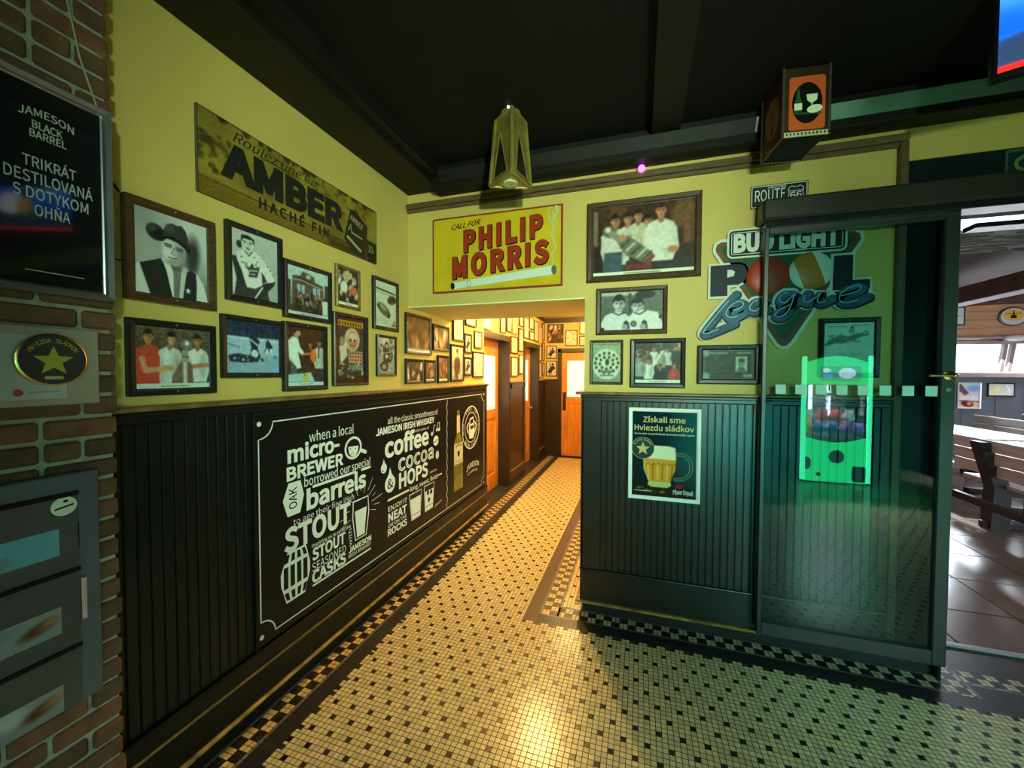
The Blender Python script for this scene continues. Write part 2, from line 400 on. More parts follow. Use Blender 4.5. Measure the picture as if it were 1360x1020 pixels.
def print_mesh(name, p, x0, x1, z0, z1, y, m, parent=None):
    h, wd = p.h, p.w; a = np.clip(p.a, 0, 1); lin = np.where(a <= .04045, a/12.92, ((a+.055)/1.055)**2.4)
    gx = np.linspace(x0, x1, wd); gz = np.linspace(z1, z0, h)
    XX, ZZ = np.meshgrid(gx, gz); co = np.stack([XX, np.full(XX.shape, y), ZZ], -1).reshape(-1).astype(np.float32)
    i = np.arange(h*wd).reshape(h, wd); q = np.stack([i[1:, :-1], i[1:, 1:], i[:-1, 1:], i[:-1, :-1]], -1).reshape(-1).astype(np.int32)
    n = len(q)//4; me = bpy.data.meshes.new(name)
    me.vertices.add(h*wd); me.vertices.foreach_set('co', co); me.loops.add(len(q)); me.loops.foreach_set('vertex_index', q)
    me.polygons.add(n); me.polygons.foreach_set('loop_start', np.arange(n, dtype=np.int32)*4)
    try: me.polygons.foreach_set('loop_total', np.full(n, 4, np.int32))
    except Exception: pass
    me.update(calc_edges=True)
    at = me.color_attributes.new('Col', 'FLOAT_COLOR', 'POINT')
    at.data.foreach_set('color', np.concatenate([lin.reshape(-1, 3), np.ones((h*wd, 1))], 1).reshape(-1).astype(np.float32))
    me.materials.append(m); o = bpy.data.objects.new(name, me); C.objects.link(o)
    if parent is not None: o.parent = parent
    return o

GR = dict(skin=(190, 192, 188), hair=(40, 42, 42))
def a_cowboy():
    p = P(116, 136, (150, 158, 154), (112, 118, 114)); p.ell(.9, .1, .5, .5, (200, 206, 202), 0, 60); p.ell(.1, .5, .3, .3, (168, 174, 170), 0, 40)
    p.ell(.775, .41, .10, .20, (46, 50, 48), .05, 12); p.ell(.74, .5, .08, .16, (58, 62, 60), 0, 12)
    p.poly([(0, .68), (.06, .64), (.33, .555), (.46, .6), (.62, .62), (.82, .63), (.93, .76), (1, 1), (0, 1)], (210, 216, 212), 2)
    p.poly([(.06, .65), (.33, .55), (.41, .66), (.49, 1), (.19, 1)], (40, 42, 42), 2); p.poly([(.63, .66), (.74, .62), (.82, .64), (.83, .8), (.82, 1), (.62, 1)], (42, 44, 44), 2)
    p.poly([(.34, .54), (.42, .52), (.5, .68), (.52, 1), (.48, 1), (.40, .68)], (220, 224, 220), 1.5); p.poly([(.62, .58), (.70, .6), (.67, .72), (.62, 1), (.55, 1), (.58, .7)], (196, 202, 198), 2)
    p.poly([(.42, .54), (.64, .56), (.6, .7), (.57, 1), (.5, 1), (.5, .7)], (132, 138, 134), 2)
    for q in range(4): p.line([(.5+q*.03, .68), (.505+q*.018, .98)], .010, (70, 76, 72), 1.5, .8)
    p.poly([(.42, .54), (.62, .57), (.6, .66), (.5, .67)], (92, 98, 94), 2)
    p.ell(.505, .42, .165, .185, (198, 204, 199), -.12, 2); p.ell(.62, .46, .075, .16, (128, 134, 130), -.12, 10, .75); p.ell(.42, .46, .07, .08, (222, 226, 222), 0, 8, .8); p.ell(.5, .57, .12, .03, (130, 136, 132), 0, 5, .7)
    p.ell(.335, .44, .022, .045, (178, 182, 178), 0, 1.5)
    p.ell(.27, .25, .125, .095, (50, 50, 49), .5, 2); p.ell(.3, .28, .10, .06, (44, 44, 43), .3, 2); p.ell(.23, .21, .06, .05, (78, 78, 76), .4, 8, .7)
    p.poly([(.18, .3), (.3, .33), (.42, .29), (.56, .31), (.66, .36), (.73, .43), (.74, .34), (.70, .26), (.5, .2), (.3, .2)], (34, 34, 34), 2)
    p.poly([(.345, .30), (.37, .2), (.42, .12), (.49, .09), (.56, .10), (.62, .085), (.68, .14), (.715, .24), (.72, .36), (.66, .33), (.5, .275)], (56, 56, 55), 2)
    p.ell(.46, .16, .07, .05, (86, 86, 84), -.4, 8, .7); p.line([(.35, .29), (.5, .265), (.66, .32), (.72, .37)], .03, (26, 26, 26), 1.5)
    for q, ex, ey in ((-1, .43, .375), (1, .585, .395)):
        p.ell(ex, ey, .055, .022, (120, 126, 122), .1, 3, .8); p.line([(ex-.05, ey-.02), (ex+.05, ey-.016)], .014, (60, 62, 60), 1.5); p.line([(ex-.035, ey+.004), (ex+.038, ey+.008)], .014, (44, 46, 44), 1.3)
    p.line([(.515, .39), (.475, .465), (.515, .475)], .016, (118, 124, 120), 1.8, .9); p.line([(.435, .51), (.49, .522), (.55, .51)], .014, (58, 62, 60), 1.4); p.line([(.46, .545), (.53, .545)], .012, (150, 154, 150), 2)
    p.poly([(.70+.045*math.cos(R(90+36*k))*(1 if k % 2 == 0 else .42), .885-.045*math.sin(R(90+36*k))*(1 if k % 2 == 0 else .42)) for k in range(10)], (214, 220, 214), 1)
    return p.noise(8, 1)
def a_hockeyman():
    p = P(90, 126, (186, 192, 188), (158, 164, 160)); p.ell(.15, .85, .4, .4, (200, 206, 202), 0, 40)
    p.ell(.16, .22, .06, .055, (46, 50, 50), 0, 2); p.poly([(.0, .42), (.14, .4), (.3, .72), (.3, 1), (.06, 1), (.1, .75)], (44, 48, 48), 2)
    p.poly([(.1, .75), (.28, .72), (.5, .8), (.72, .72), (.8, 1), (.04, 1)], (50, 54, 54), 2); p.poly([(.56, .45), (.74, .56), (.76, .68), (.6, .76)], (52, 56, 56), 2)
    p.poly([(.1, .35), (.3, .27), (.48, .27), (.62, .33), (.86, .52), (.92, .64), (.86, .7), (.74, .69), (.68, .6), (.62, .56), (.64, .76), (.48, .84), (.3, .84), (.2, .6), (.1, .44)], (214, 220, 215), 2)
    p.poly([(.72, .72), (.94, .66), (.9, .74), (.74, .86), (.6, .82)], (40, 44, 44), 2); p.line([(.64, .8), (.48, .98)], .035, (210, 216, 210), 1)
    p.poly([(.26, .52), (.36, .53), (.42, .45), (.47, .52), (.58, .48), (.55, .6), (.52, .66), (.34, .68), (.36, .6)], (58, 64, 64), 1.2); p.line([(.36, .58), (.52, .56)], .03, (180, 186, 182), 1.2); p.line([(.38, .63), (.48, .62)], .02, (190, 196, 190), 1.2)
    for x, y in ((.2, .4), (.47, .36), (.53, .42), (.22, .48), (.5, .47), (.76, .45), (.82, .5), (.87, .56)): p.poly([(x+(.026 if i % 2 == 0 else .012)*math.cos(i*.628), y+(.026 if i % 2 == 0 else .012)*.72*math.sin(i*.628)) for i in range(10)], (60, 64, 64), 1)
    p.ell(.29, .49, .03, .024, (70, 76, 74), 0, 1); p.ell(.29, .49, .016, .014, (206, 212, 206), 0, 1)
    p.rect(.26, .24, .4, .32, (160, 166, 162), 2); p.line([(.28, .3), (.35, .36), (.42, .29)], .02, (60, 64, 64), 1.2)
    p.ell(.33, .19, .13, .115, (200, 206, 202), 0, 1.5); p.poly([(.19, .18), (.2, .07), (.34, .05), (.47, .09), (.47, .19), (.43, .11), (.24, .115)], (34, 38, 38), 1.5)
    for q in (-1, 1): p.line([(.33+q*.03, .155), (.33+q*.1, .15)], .014, (50, 54, 54), 1); p.ell(.33+q*.06, .175, .022, .009, (50, 54, 54), 0, 1)
    p.line([(.33, .17), (.35, .21)], .014, (130, 136, 132), 1.2); p.ell(.34, .25, .045, .02, (70, 74, 72), 0, 1.2); p.line([(.31, .245), (.37, .243)], .012, (220, 224, 220), 1)
    return p.blur(1).noise(8, 2).noise(8+6, 2+9, 4)
def a_trophy3():
    p = P(116, 92, (96, 88, 70), (60, 54, 42)); p.noise(36, 4, 3)
    for k in range(9): p.line([(0, .05+k*.07), (1, .07+k*.07)], .006, (52, 46, 36), 1.5, .7)
    p.man(.16, .05, .22, (196, 74, 56), (50, 56, 54), (196, 140, 92), (52, 38, 24)); p.man(.46, .07, .21, (196, 214, 210), (50, 52, 56), (196, 146, 116), (34, 28, 24), face=False, lean=.03); p.man(.82, .08, .2, (206, 220, 210), (60, 74, 76), (186, 130, 84), (40, 32, 24))
    p.poly([(.02, .35), (.25, .3), (.3, .5), (.3, .9), (.02, .9)], (196, 72, 54), 2); p.line([(.08, .52), (.12, .7), (.36, .67), (.45, .66)], .07, (200, 152, 116), 2)
    p.line([(.96, .6), (.74, .63)], .06, (176, 120, 84), 2)
    p.poly([(.54, .62), (.58, .54), (.7, .54), (.74, .62), (.76, 1), (.44, 1), (.46, .8)], (120, 98, 84), 1.5); p.poly([(.6, .36), (.68, .36), (.7, .56), (.58, .56)], (150, 152, 140), 1.2)
    p.ell(.665, .27, .085, .09, (110, 114, 104), 0, 1.5); p.ell(.67, .24, .03, .04, (222, 228, 218), 0, 3); p.rect(.61, .56, .66, .95, (206, 210, 198), 3); p.line([(.6, .47), (.69, .47)], .02, (90, 92, 84), 1)
    p.ell(.33, .8, .045, .1, (196, 196, 184), 0, 2); p.rect(.29, .66, .37, .72, (190, 176, 90), 1.5)
    return p.blur(1).caption(.085, (206, 222, 214)).noise(10, 5).noise(10+6, 5+9, 4)
def a_ice():
    p = P(84, 78, (26, 44, 66), (40, 70, 96)); p.noise(26, 6, 3); p.rect(0, .3, 1, 1, (150, 186, 206), 2); p.rect(0, .66, 1, 1, (128, 166, 190), 8)
    p.line([(0, .31), (1, .36)], .02, (200, 220, 228), 1.5)
    p.line([(.02, .45), (.22, .5)], .012, (40, 60, 80), 1)
    p.poly([(.4, .3), (.52, .28), (.6, .36), (.56, .5), (.62, .72), (.4, .72), (.44, .5)], (20, 36, 56), 1.5); p.ell(.48, .26, .04, .05, (30, 44, 62), 0, 1); p.line([(.42, .34), (.58, .46)], .03, (170, 196, 210), 1)
    p.ell(.5, .62, .07, .08, (196, 214, 222), 0, 2)
    p.poly([(.03, .66), (.2, .62), (.42, .66), (.66, .7), (.68, .76), (.3, .8), (.05, .78)], (26, 42, 62), 1.5); p.blobs(14, .05, .64, .62, .76, [(150, 180, 196), (20, 34, 52), (196, 212, 220)], .01, .03, 3)
    p.poly([(.72, .38), (.8, .36), (.86, .46), (.84, .56), (.72, .54)], (30, 46, 66), 1.2); p.ell(.76, .36, .028, .035, (36, 50, 68), 0, 1); p.rect(.73, .5, .77, .6, (206, 220, 226), 1); p.rect(.8, .5, .85, .58, (206, 220, 226), 1); p.line([(.72, .5), (.68, .6)], .01, (40, 60, 80), 1); p.line([(.88, .66), (.94, .68)], .02, (30, 46, 66), 1)
    return p.blur(1).noise(10, 7).noise(10+6, 7+9, 4)
def a_building():
    p = P(84, 80, (176, 200, 198)); p.poly([(.08, 1), (.12, .2), (.3, .17), (.36, .07), (.62, .12), (.66, .24), (.86, .28), (.9, 1)], (96, 76, 62), 1.2); p.noise(16, 3, 1); p.rect(.9, .25, 1, 1, (60, 54, 48), 1.5); p.rect(0, .3, .08, 1, (66, 62, 54), 1.5)
    p.rect(.44, .12, .54, .2, (170, 190, 186), 1); p.line([(.12, .28), (.34, .26), (.7, .33), (.88, .36)], .02, (170, 176, 160), 1); p.line([(.28, .22), (.7, .3)], .02, (30, 28, 26), 1)
    for x in (.22, .6): p.rect(x, .36, x+.18, .54, (140, 180, 196), 1); p.rect(x+.08, .36, x+.1, .54, (70, 60, 50), 1)
    p.blobs(46, .2, .5, .86, .86, [(34, 34, 32), (60, 48, 40), (26, 26, 26), (110, 92, 78), (180, 170, 150)], .02, .05, 5, 1.5, 1.5); p.blobs(18, .22, .54, .84, .62, [(196, 156, 124)], .014, .02, 8)
    p.rect(.84, .6, .98, .92, (206, 216, 210), 2); p.ell(.89, .58, .03, .035, (60, 44, 36), 0, 1); p.rect(.08, .8, .84, .95, (30, 34, 30), 3, .6)
    return p.blur(1).caption(.07, (190, 208, 206)).noise(14, 9).noise(14+6, 9+9, 4)
def a_shake():
    p = P(72, 92, (60, 44, 32), (44, 34, 28)); p.noise(18, 2, 4)
    p.man(.62, .2, .12, (52, 34, 30), (70, 46, 38), (176, 110, 76), (30, 22, 18)); p.man(.88, .16, .13, (180, 190, 180), (60, 54, 48), (176, 110, 80), (40, 30, 24)); p.line([(.86, .3), (.85, .5)], .03, (30, 30, 30), 1)
    p.ell(.7, .47, .09, .12, (216, 110, 44), 0, 2); p.line([(.52, .44), (.66, .42)], .04, (170, 110, 80), 1.5)
    p.poly([(.02, .24), (.14, .16), (.28, .18), (.34, .34), (.44, .42), (.4, .47), (.28, .42), (.36, .68), (.2, .72), (.05, .56)], (206, 226, 214), 2); p.poly([(.06, .54), (.24, .68), (.26, 1), (.1, 1)], (66, 88, 92), 2)
    p.ell(.25, .09, .1, .08, (196, 140, 110), .2, 1.5); p.poly([(.15, .1), (.16, .03), (.3, .01), (.36, .06), (.24, .06), (.19, .12)], (44, 34, 28), 1.5); p.line([(.42, .45), (.54, .44)], .035, (190, 140, 110), 1.5)
    p.poly([(.02, .8), (.62, .76), (.74, .93), (0, .93)], (150, 196, 200), 2); p.poly([(.42, .78), (.54, .78), (.58, .92), (.4, .92)], (190, 180, 80), 1.5); p.line([(.34, .7), (.46, .82)], .02, (60, 80, 80), 1.5)
    return p.blur(1).caption(.07, (190, 212, 210)).noise(10, 3).noise(10+6, 3+9, 4)
def a_goldcrowd():
    p = P(48, 60, (70, 56, 40), (50, 40, 30)); p.blobs(40, 0, .05, 1, .8, [(206, 196, 170), (150, 120, 90), (60, 46, 36), (230, 226, 206), (110, 86, 66)], .04, .11, 11, 1.5, 1.3)
    p.ell(.3, .5, .17, .16, (226, 224, 206), 0, 2); p.ell(.76, .56, .2, .13, (196, 110, 60), 0, 2); p.ell(.5, .2, .1, .1, (206, 170, 120), 0, 2); p.line([(.36, .6), (.5, .9)], .05, (210, 206, 190), 2); p.blobs(16, 0, .7, 1, .9, [(40, 34, 28), (60, 50, 40)], .05, .09, 4)
    return p.blur(1).caption(.09, (226, 224, 206)).noise(20, 12).noise(20+6, 12+9, 4)
def a_lemans():
    p = P(62, 100, (70, 56, 44), (46, 42, 38)); p.rect(0, 0, 1, .1, (206, 150, 40), 1)
    for k in range(9): p.rect(.04+k*.105, .02, .1+k*.105, .085, (60, 40, 20), 1)
    p.ell(.55, .32, .3, .2, (186, 176, 150), 0, 2); p.ell(.56, .33, .2, .16, (170, 120, 90), 0, 2); p.ell(.56, .28, .18, .07, (196, 186, 160), 0, 2)
    for q in (-1, 1): p.ell(.56+q*.08, .33, .045, .022, (50, 36, 30), 0, 1.2)
    p.line([(.5, .42), (.62, .42)], .03, (120, 60, 50), 1.2); p.poly([(.05, .45), (.3, .36), (.36, .6), (.1, .75)], (196, 190, 170), 2); p.ell(.16, .36, .1, .08, (150, 130, 100), 0, 2)
    p.rect(.4, .52, .96, .72, (196, 180, 150), 2)
    for r in range(3):
        for k in range(5): p.rect(.43+k*.105, .535+r*.06, .51+k*.105, .575+r*.06, (150, 50, 30) if r > 0 else (90, 60, 40), 1)
    p.rect(.35, .75, .98, .85, (110, 130, 130), 2); p.blobs(40, 0, .72, 1, 1, [(206, 190, 130), (40, 44, 44), (90, 100, 90), (160, 140, 90)], .02, .06, 7, 1.2)
    return p.blur(1).noise(14, 21).noise(14+6, 21+9, 4)
def a_cars():
    p = P(48, 72, (206, 216, 196), (190, 204, 186)); p.line([(.05, .17), (.95, .21)], .05, (40, 44, 40), 1); p.line([(.05, .24), (.7, .27)], .02, (120, 128, 118), 1)
    p.ell(.78, .36, .22, .1, (96, 70, 46), -.3, 2); p.ell(.8, .33, .12, .05, (60, 48, 36), -.3, 1); p.ell(.62, .41, .04, .03, (24, 24, 22), 0, 1); p.ell(.94, .36, .04, .03, (24, 24, 22), 0, 1)
    p.ell(.4, .62, .34, .11, (86, 92, 60), .55, 2); p.ell(.36, .58, .18, .06, (150, 160, 130), .55, 1.5); p.ell(.16, .56, .05, .04, (24, 26, 22), 0, 1); p.ell(.62, .74, .06, .05, (24, 26, 22), 0, 1); p.line([(.1, .54), (.68, .72)], .03, (50, 54, 36), 1)
    for k in range(4): p.line([(.06, .8+k*.03), (.6, .84+k*.03)], .012, (140, 148, 136), 1, .7)
    p.ell(.9, .87, .06, .05, (150, 110, 50), 0, 1); p.rect(.76, .92, .98, .96, (90, 70, 50), 1)
    return p.blur(1).noise(6, 2).noise(6+6, 2+9, 4)
def a_moto():
    p = P(40, 62, (176, 180, 160), (150, 154, 136)); p.blobs(20, 0, 0, 1, .4, [(90, 94, 84), (206, 208, 190), (120, 124, 110)], .06, .16, 5, 2)
    p.ell(.35, .8, .24, .13, (30, 32, 28), .3, 1.5); p.ell(.35, .8, .14, .075, (150, 154, 136), .3, 1.5); p.ell(.72, .52, .15, .16, (36, 38, 34), .3, 1.5); p.ell(.72, .52, .08, .09, (130, 134, 120), .3, 1.5)
    p.poly([(.3, .3), (.55, .22), (.7, .4), (.62, .7), (.35, .74), (.28, .5)], (44, 46, 42), 2); p.ell(.5, .2, .12, .09, (60, 62, 56), 0, 1.5); p.ell(.5, .23, .06, .05, (190, 190, 176), 0, 1.2); p.line([(.2, .45), (.8, .38)], .04, (200, 204, 186), 1.2); p.ell(.5, .52, .09, .06, (206, 208, 190), 0, 1.2)
    return p.blur(1).noise(30, 4).noise(30+6, 4+9, 4)
def a_team():
    p = P(130, 96, (70, 44, 28), (46, 32, 24)); p.blobs(10, 0, 0, 1, .5, [(96, 60, 36), (60, 40, 28), (120, 84, 50)], .05, .14, 2, 6); p.rect(0, .05, .05, 1, (206, 200, 180), 2, .4); p.rect(.9, .2, .96, .6, (130, 80, 50), 3, .7)
    p.rect(.0, .55, .12, 1, (40, 30, 26), 4)
    for cx, top, k, sh in ((.36, .1, .17, (206, 196, 170)), (.46, .07, .165, (190, 186, 160)), (.56, .16, .155, (196, 184, 150))): p.man(cx, top, k, sh, (50, 44, 40), (196, 136, 100), (40, 28, 22))
    p.man(.23, .11, .18, (206, 200, 184), (56, 74, 82), (190, 130, 96), (36, 28, 24)); p.man(.68, .01, .2, (216, 214, 200), (40, 36, 34), (200, 136, 100), (60, 40, 30))
    p.poly([(.08, .42), (.16, .34), (.3, .36), (.3, .66), (.12, .66)], (206, 200, 184), 2); p.poly([(.56, .3), (.8, .3), (.84, .6), (.82, .66), (.58, .66)], (216, 214, 200), 2); p.line([(.8, .4), (.83, .64)], .05, (206, 204, 190), 2); p.ell(.8, .68, .05, .05, (190, 120, 80), 0, 2)
    p.poly([(.12, .66), (.3, .66), (.3, 1), (.1, 1)], (62, 84, 92), 2)
    p.poly([(.24, .5), (.36, .43), (.6, .7), (.52, .84), (.34, .72)], (110, 108, 92), 1.5)
    for k in range(5): p.line([(.29+k*.055, .6+k*.05), (.37+k*.055, .5+k*.05)], .022, (190, 188, 170) if k % 2 else (70, 68, 58), 2)
    p.poly([(.52, .84), (.6, .7), (.63, .76), (.56, .88)], (120, 70, 50), 1.5); p.ell(.17, .36, .075, .085, (100, 100, 86), .5, 1.5); p.ell(.155, .33, .03, .04, (210, 210, 192), .5, 3); p.line([(.2, .4), (.28, .48)], .07, (140, 138, 120), 1.5); p.ell(.3, .46, .04, .045, (190, 130, 100), 0, 1.5)
    p.rect(.34, .86, .6, .92, (150, 36, 40), 3, .8)
    return p.blur(1).caption(.05, (224, 226, 204)).noise(10, 4).noise(10+6, 4+9, 4)
def a_two():
    p = P(104, 68, (100, 106, 100), (76, 82, 78)); p.rect(0, 0, .6, .1, (176, 182, 176), 2); p.ell(.72, .1, .16, .1, (40, 42, 42), 0, 2); p.rect(.46, .05, .5, .9, (60, 64, 62), 3)
    for cx, top in ((.3, .08), (.6, .16)): p.man(cx, top, .42, (200, 206, 202), (60, 60, 60), **GR)
    p.poly([(0, .8), (.08, .6), (.24, .5), (.42, .58), (.48, .9), (.48, 1), (0, 1)], (206, 212, 208), 2); p.poly([(.44, .7), (.52, .56), (.7, .48), (.92, .56), (1, .85), (1, 1), (.44, 1)], (212, 218, 214), 2)
    p.ell(.54, .84, .05, .08, (44, 48, 60), 0, 1); p.ell(.54, .84, .03, .05, (120, 120, 130), 0, 1)
    for x in (.36, .65): p.poly([(x, .96), (x+.02, .8), (x+.06, .74), (x+.1, .8), (x+.12, .98)], (36, 40, 52), 1.5)
    for x in (.4, .69): p.ell(x, .92, .05, .08, (150, 154, 156), 0, 2)
    p.line([(.2, .53), (.3, .6), (.4, .54)], .02, (40, 44, 44), 1.5); p.line([(.56, .56), (.64, .6), (.74, .5)], .02, (40, 44, 44), 1.5); p.ell(.96, .68, .025, .05, (30, 32, 32), 0, 1); p.ell(.03, .97, .03, .05, (30, 32, 32), 0, 1)
    return p.blur(1).noise(10, 8).noise(10+6, 8+9, 4)
def a_oval():
    p = P(44, 62, (150, 166, 140), (120, 140, 120)); p.line([(.1, .05), (.9, .06)], .03, (70, 80, 70), 1.5, .7); p.ell(.5, .55, .5, .38, (196, 208, 180), 0, 1.5)
    for r, n, ph in ((.4, 14, 0), (.24, 9, .2)):
        for i in range(n):
            a = 2*math.pi*i/n+ph; p.ell(.5+r*math.cos(a), .52+r*.62*math.sin(a), .045, .04, (50, 60, 54), 0, 1.2)
    p.ell(.52, .5, .07, .08, (44, 54, 50), 0, 1.5); p.rect(.3, .7, .72, .76, (96, 110, 96), 1.5); p.line([(.3, .83), (.74, .83)], .04, (84, 96, 84), 1)
    return p.blur(1).noise(14, 3).noise(14+6, 3+9, 4)
def a_crowd():
    p = P(78, 70, (60, 60, 54), (50, 46, 44)); p.blobs(30, 0, 0, 1, .5, [(110, 120, 120), (60, 66, 70), (176, 180, 170), (44, 44, 44), (150, 130, 104)], .03, .08, 6, 1.5)
    for cx, top, sh in ((.12, .2, (120, 136, 136)), (.42, .08, (206, 214, 206)), (.72, .1, (190, 200, 190)), (.9, .06, (30, 34, 46)), (.58, .16, (150, 150, 130)), (.28, .14, (90, 84, 70))): p.man(cx, top, .11, sh, (40, 40, 44), (190, 140, 110))
    for cx, top, sh in ((.3, .36, (206, 220, 208)), (.56, .52, (20, 26, 34)), (.86, .48, (176, 56, 50)), (.12, .3, (140, 156, 156))): p.man(cx, top, .13, sh, (50, 46, 40), (196, 130, 100))
    p.line([(.42, .56), (.6, .22)], .05, (210, 220, 206), 1.5)
    return p.blur(1).caption(.085, (206, 222, 208)).noise(16, 5).noise(16+6, 5+9, 4)
def a_bill():
    p = P(76, 48, (14, 22, 20), (18, 26, 24)); p.rect(0, 0, 1, 1, (120, 150, 130), 1); p.rect(.015, .03, .985, .97, (16, 26, 24), 1); p.rect(.04, .08, .96, .9, (90, 116, 100), 1); p.rect(.055, .1, .945, .88, (18, 34, 30), 1); p.noise(14, 4, 2)
    p.ell(.07, .1, .07, .13, (110, 136, 118), 0, 2); p.ell(.06, .9, .09, .14, (120, 146, 126), 0, 2); p.line([(.16, .12), (.48, .13)], .03, (110, 136, 116), 1); p.line([(.68, .12), (.92, .12)], .03, (110, 136, 116), 1)
    p.rect(.64, .24, .86, .76, (150, 180, 154), 1); p.ell(.75, .46, .06, .14, (96, 124, 104), 0, 2); p.ell(.75, .36, .065, .07, (30, 46, 40), 0, 1.5); p.poly([(.66, .76), (.7, .6), (.8, .6), (.85, .76)], (60, 84, 72), 2); p.blobs(24, .12, .25, .6, .8, [(28, 48, 42), (22, 40, 34), (40, 60, 52)], .02, .06, 3, 4)
    p.rect(.78, .82, .96, .94, (190, 170, 120), 1, .6)
    return p.blur(1).noise(8, 6).noise(8+6, 6+9, 4)
def a_sketch():
    p = P(72, 84, (196, 220, 200), (186, 212, 192)); p.line([(.08, .08), (.46, .08)], .012, (90, 110, 96), 1); p.line([(.55, .075), (.9, .06)], .012, (90, 110, 96), 1)
    p.poly([(.02, .42), (.2, .3), (.34, .24), (.5, .28), (.66, .22), (.78, .22), (.82, .26), (.66, .32), (.5, .38), (.36, .42), (.2, .4), (.04, .46)], (96, 120, 104), 2.5); p.blobs(26, .1, .26, .7, .4, [(70, 92, 80), (120, 146, 126), (150, 176, 156)], .02, .06, 5, 2, .5, .6)
    p.ell(.56, .17, .06, .06, (140, 164, 146), 0, 1.2); p.poly([(.5, .15), (.56, .06), (.62, .15), (.6, .12), (.54, .12)], (80, 100, 88), 1.2); p.ell(.83, .22, .06, .05, (100, 124, 108), -.3, 1); p.ell(.82, .22, .03, .025, (170, 196, 176), -.3, 1)
    p.line([(.02, .46), (.3, .38)], .012, (70, 92, 80), 1.5); p.blobs(20, .1, .6, .9, .8, [(150, 176, 156), (120, 146, 128)], .02, .05, 9, 3, .4, .5)
    return p.blur(1).noise(8, 2).noise(8+6, 2+9, 4)
def a_small(seed, kind, asp):
    """a small old print; kind: crowd, page, figure, ball, drink"""
    rd = random.Random(seed); wd = 30; p = P(wd, max(14, int(wd*asp)), (176, 168, 150), (150, 142, 124)); S = lambda *v: tuple(v)
    if kind == 'crowd':
        p = P(wd, max(14, int(wd*asp)), (84, 66, 48), (70, 54, 40)); p.blobs(34, 0, .1, 1, .95, [S(216, 190, 150), S(60, 44, 32), S(180, 120, 70), S(120, 84, 56), S(236, 220, 190)], .04, .1, seed, 1.5, 1.6)
    elif kind == 'dim':
        p = P(wd, max(14, int(wd*asp)), (120, 82, 52), (84, 56, 38)); p.blobs(26, 0, .05, 1, .85, [S(200, 140, 80), S(84, 56, 36), S(160, 104, 60), S(220, 176, 120)], .03, .07, seed, 2, 2.4); p.caption(.1)
    elif kind == 'page':
        p = P(wd, max(14, int(wd*asp)), (222, 214, 190), (212, 202, 176))
        for k in range(int(10*asp)): p.line([(.12, .1+k*.8/(10*asp)), (rd.uniform(.5, .88), .1+k*.8/(10*asp))], .03, (150, 140, 118), 1, .7)
    elif kind == 'figure':
        p.ell(.5, .2, .6, .3, (200, 192, 172), 0, 8); p.man(.5, .08, .2, (70, 62, 54), (50, 44, 40), (206, 190, 166), (44, 36, 30)); p.blobs(6, 0, .7, 1, 1, [S(110, 98, 82), S(190, 178, 156)], .08, .16, seed, 3)
    elif kind == 'ball':
        p = P(wd, max(14, int(wd*asp)), (196, 190, 174)); p.poly([(.1, .75), (.4, .35), (.75, .3), (.9, .5), (.6, .65), (.4, .95), (.25, .95)], (46, 40, 36), 1.5); p.ell(.62, .2, .12, .09, (56, 48, 42), 0, 1.2); p.line([(.3, .15), (.5, .45)], .07, (60, 52, 46), 1.2); p.ell(.25, .85, .1, .05, (230, 226, 210), 0, 1)
    elif kind == 'text':
        p = P(wd, max(14, int(wd*asp)), (214, 206, 184)); p.blobs(50, .05, .05, .95, .95, [S(110, 98, 80), S(150, 138, 114), S(236, 230, 210)], .03, .06, seed, 1.2)
    elif kind == 'white':
        p = P(wd, max(14, int(wd*asp)), (240, 236, 226)); p.line([(.2, .15), (.8, .15)], .03, (190, 180, 164), 1)
    return p.noise(18, seed)
# ------------------------------------------------------------------ materials
M_wall = mat('yellow_green_wall_paint', (0.60, 0.445, 0.112), 0.6, var=0.07, vscale=2.5, bump=0.08, bscale=60)
M_black = mat('black_green_paint', (0.0055, 0.0075, 0.0062), 0.38, spec=0.25, var=0.2, vscale=6, bump=0.03, bscale=30)
M_ledge = mat('worn_ledge_paint', (0.17, 0.105, 0.036), 0.35, var=0.45, vscale=14)
M_lip = mat('worn_lip_wood', (0.36, 0.22, 0.06), 0.4, var=0.6, vscale=20)
M_brown = mat('brown_stained_trim', (0.115, 0.07, 0.028), 0.45, var=0.3, vscale=12, stretch=(1, 1, 6))
M_ceil = mat('black_ceiling_paint', (0.0028, 0.0025, 0.0022), 0.8, spec=.25, var=0.25, vscale=3)
M_ceilb = mat('brown_black_beam', (0.0060, 0.0048, 0.0034), 0.6, spec=.3, var=0.3, vscale=5)
M_cream = mat('corridor_ceiling_paint', (0.72, 0.58, 0.22), 0.7)
M_glossy_dark = mat('dark_panel_gloss', (0.010, 0.013, 0.015), 0.22, var=0.2, vscale=3)
M_fb = mat('black_frame_wood', (0.012, 0.011, 0.010), 0.36, spec=.35, var=0.3, vscale=20)
M_fbr = mat('dark_brown_frame_wood', (0.070, 0.036, 0.015), 0.4, spec=.25, var=0.35, vscale=25, stretch=(1, 1, 5))
M_fgold = mat('old_gold_frame', (0.22, 0.14, 0.04), 0.4, metal=0.5, var=0.4, vscale=40)
M_fwood = mat('orange_wood_frame', (0.50, 0.22, 0.05), 0.45, var=0.3, vscale=20)
M_print = print_mat('photo_print', 0.42)
M_matte = print_mat('painted_tin_print', 0.5)
M_screw = mat('steel_screw', (0.6, 0.6, 0.58), 0.3, metal=1)
M_steel = mat('brushed_aluminium', (0.42, 0.44, 0.48), 0.32, metal=0.9, var=0.1, vscale=10)
M_white = mat('white_lettering', (0.74, 0.77, 0.72), 0.5)
